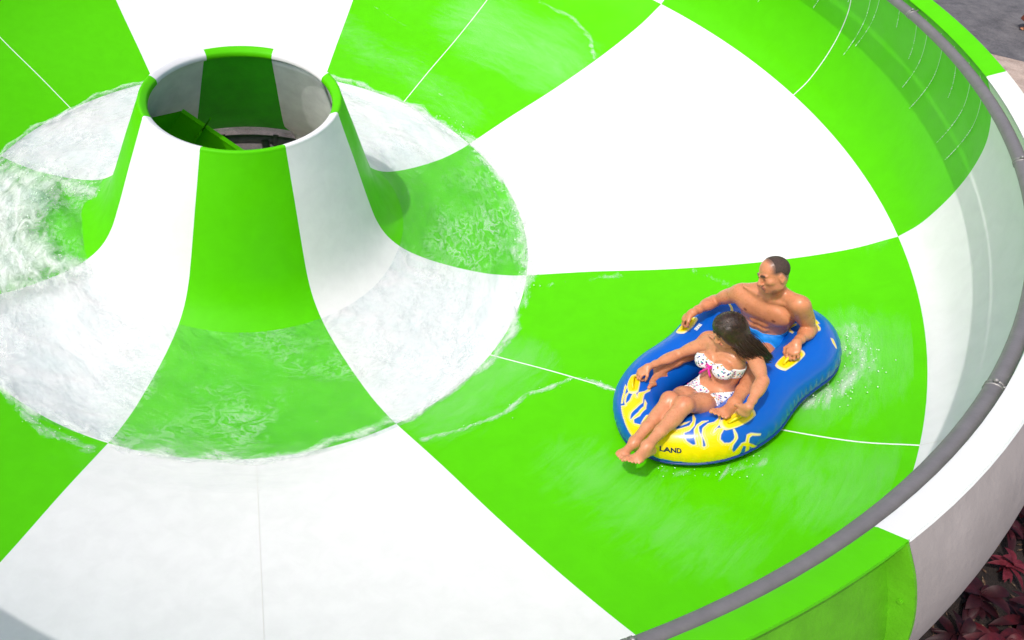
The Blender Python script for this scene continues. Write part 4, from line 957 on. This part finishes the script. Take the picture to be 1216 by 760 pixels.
# liner hanging inside the cone on the right
V = []; na, nz_ = 26, 22; A0, A1 = math.radians(33), math.radians(72)
for i_ in range(nz_):
    s_ = i_/(nz_-1)
    for j_ in range(na):
        t = j_/(na-1); drop = 1.0
        if t > .72: drop = 1-.30*((t-.72)/.28)**2.6                       # rounded lower corner
        zz = 1.17+(-.30-1.17)*s_*drop; a = A0+(A1-A0)*t
        rr = np.interp(-zz, -CONE[:, 1], CONE[:, 0])-.065 if zz > -.08 else 1.60-.065
        rr = min(rr, 1.50); V.append(pol(np.array([rr]), np.array([a]), zz)[0])
F = [(i_*na+j_, i_*na+j_+1, (i_+1)*na+j_+1, (i_+1)*na+j_) for i_ in range(nz_-1) for j_ in range(na-1)]
ln = mesh('hanging_liner', V, F, M['inner_white'], bowl); md = ln.modifiers.new('thickness', 'SOLIDIFY'); md.thickness = .012

# bystander at the right edge: only the hem of a brown robe and a sandal show in the photograph
J = A3({'hip': [0, 0, .93], 'neck': [0, 0, 1.42], 'headc': [0, .01, 1.60], 'shR': [.0, -.18, 1.37], 'shL': [0, .18, 1.37]})
fr = np.array([1., 0, 0]); le = np.array([0, 1., 0]); up = np.array([0, 0, 1.]); B = Body()
B.sweep(J['hip']-up*.02, J['neck'], le, fr, [0, .2, .5, .8, .95, 1], [.165, .14, .14, .165, .12, .07], [.11, .1, .1, .1, .07, .055], -.01, .03, ('torso',))
hc = J['headc']; B.cap(J['neck']-up*.02, hc-up*.03, .05, .048, .03, ('neck',)); add_head(B, hc, fr, up, .97)
for s_ in (-1, 1):
    sh = np.array([0, s_*.18, 1.37]); el = np.array([-.02, s_*.25, 1.08]); wr = np.array([.08, s_*.26, .85]); add_arm(B, sh, el, wr, .042, fr, s_); add_hand(B, wr, wr+np.array([.03, 0, -.08]), np.array([0, -s_*1., 0]), fr, .95, (18, 22, 18))
    hp = np.array([0, s_*.09, .90]); kn = np.array([.02, s_*.10, .48]); an = np.array([-.01, s_*.11, .085]); add_leg(B, hp, kn, an, .085, .053, -fr); add_foot(B, an, an+np.array([.19, s_*.02, -.02]), -up, .95, np.array([0, -s_*1., 0]))
a_ = math.radians(205)
BX = Matrix.Translation((17.62, 9.10, ZG+.004)) @ Matrix.Rotation(a_, 4, 'Z')
by = finish(B, 'person', .008, np.array([.50, .21, .11]), [], 'bystander in a brown robe and dark sandals on the grey road', BX)
def robe_reg(x, y, z): return np.maximum(.20-z, z-1.40)+0*x+0*y
RBd = Body(); RBd.sweep(np.array([0, 0, .2]), J['neck'], le, fr, [0, .3, .58, .75, .9, 1], [.30, .25, .19, .17, .185, .10], [.26, .2, .14, .125, .12, .08], 0, .02, ('torso',))
cloth(RBd, 'robe', .012, {'torso'}, .0, robe_reg, simple('brown_robe', (.13, .028, .012), .8, var=.2, vscale=8, bump=.5, bscale=12), by, [-.5, -.5, .1], [.5, .5, 1.5])
for s_ in (-1, 1):
    m = MB(); V = []
    for zz in (-.003, .014):
        for t in np.linspace(0, 2*math.pi, 24, endpoint=False): V.append((.055+.145*math.cos(t), s_*.122+.048*math.sin(t)*(1+.15*math.cos(t)), zz))
    m.add(V, [tuple(range(24))[::-1], tuple(range(24, 48))]+[(k, (k+1) % 24, 24+(k+1) % 24, 24+k) for k in range(24)])
    m.tube([(.09, s_*.122-.05, .01), (.07, s_*.122, .062), (.09, s_*.122+.05, .01)], .010, 6); m.build('sandal', simple('black_sandal', (.012, .012, .014), .5), by)

# ------------------------------------------------------------------ light and camera
SUN_EL, SUN_AZ = 57., -158.                    # azimuth: direction towards the sun, counter-clockwise from +X
sv = Vector((math.cos(math.radians(SUN_AZ))*math.cos(math.radians(SUN_EL)), math.sin(math.radians(SUN_AZ))*math.cos(math.radians(SUN_EL)), math.sin(math.radians(SUN_EL))))
ld = bpy.data.lights.new('sun', 'SUN'); ld.energy = 2.1; ld.angle = math.radians(.55); ld.color = (1, .965, .92)
lo_ = bpy.data.objects.new('sun', ld); COL.objects.link(lo_); lo_.rotation_euler = sv.to_track_quat('Z', 'Y').to_euler()
w = bpy.data.worlds.new('World'); SC.world = w; w.use_nodes = True; nt = w.node_tree
sky = nt.nodes.new('ShaderNodeTexSky'); sky.sky_type = 'NISHITA'; sky.sun_disc = False; sky.sun_elevation = math.radians(SUN_EL); sky.sun_rotation = math.radians(90-SUN_AZ)
sky.dust_density = 4.5; nt.links.new(sky.outputs[0], nt.nodes['Background'].inputs[0]); nt.nodes['Background'].inputs[1].default_value = .15
cd = bpy.data.cameras.new('camera'); cam = bpy.data.objects.new('camera', cd); COL.objects.link(cam); SC.camera = cam
def cam_axes(yaw, pitch, roll):
    fw = np.array([math.cos(yaw)*math.cos(pitch), math.sin(yaw)*math.cos(pitch), math.sin(pitch)]); r0 = np.array([math.sin(yaw), -math.cos(yaw), 0]); u0 = np.cross(r0, fw)
    return math.cos(roll)*r0+math.sin(roll)*u0, -math.sin(roll)*r0+math.cos(roll)*u0, fw
r_, u_, f_ = cam_axes(1.4782, -.7704, .0605); cp = np.array([.3511, -6.3451, 5.218])*S
cam.matrix_world = Matrix(((r_[0], u_[0], -f_[0], cp[0]), (r_[1], u_[1], -f_[1], cp[1]), (r_[2], u_[2], -f_[2], cp[2]), (0, 0, 0, 1)))
cd.sensor_width = 36; cd.sensor_fit = 'HORIZONTAL'; cd.lens = .845*1000/1216*36; cd.shift_x = 223.36/1216; cd.shift_y = -61.93/1216; cd.clip_end = 1000; cd.clip_start = .05
SC.view_settings.view_transform = 'Standard'; SC.view_settings.look = 'None'; SC.view_settings.gamma = 1; SC.view_settings.exposure = .22
SC.cycles.max_bounces = 8; SC.cycles.transparent_max_bounces = 12
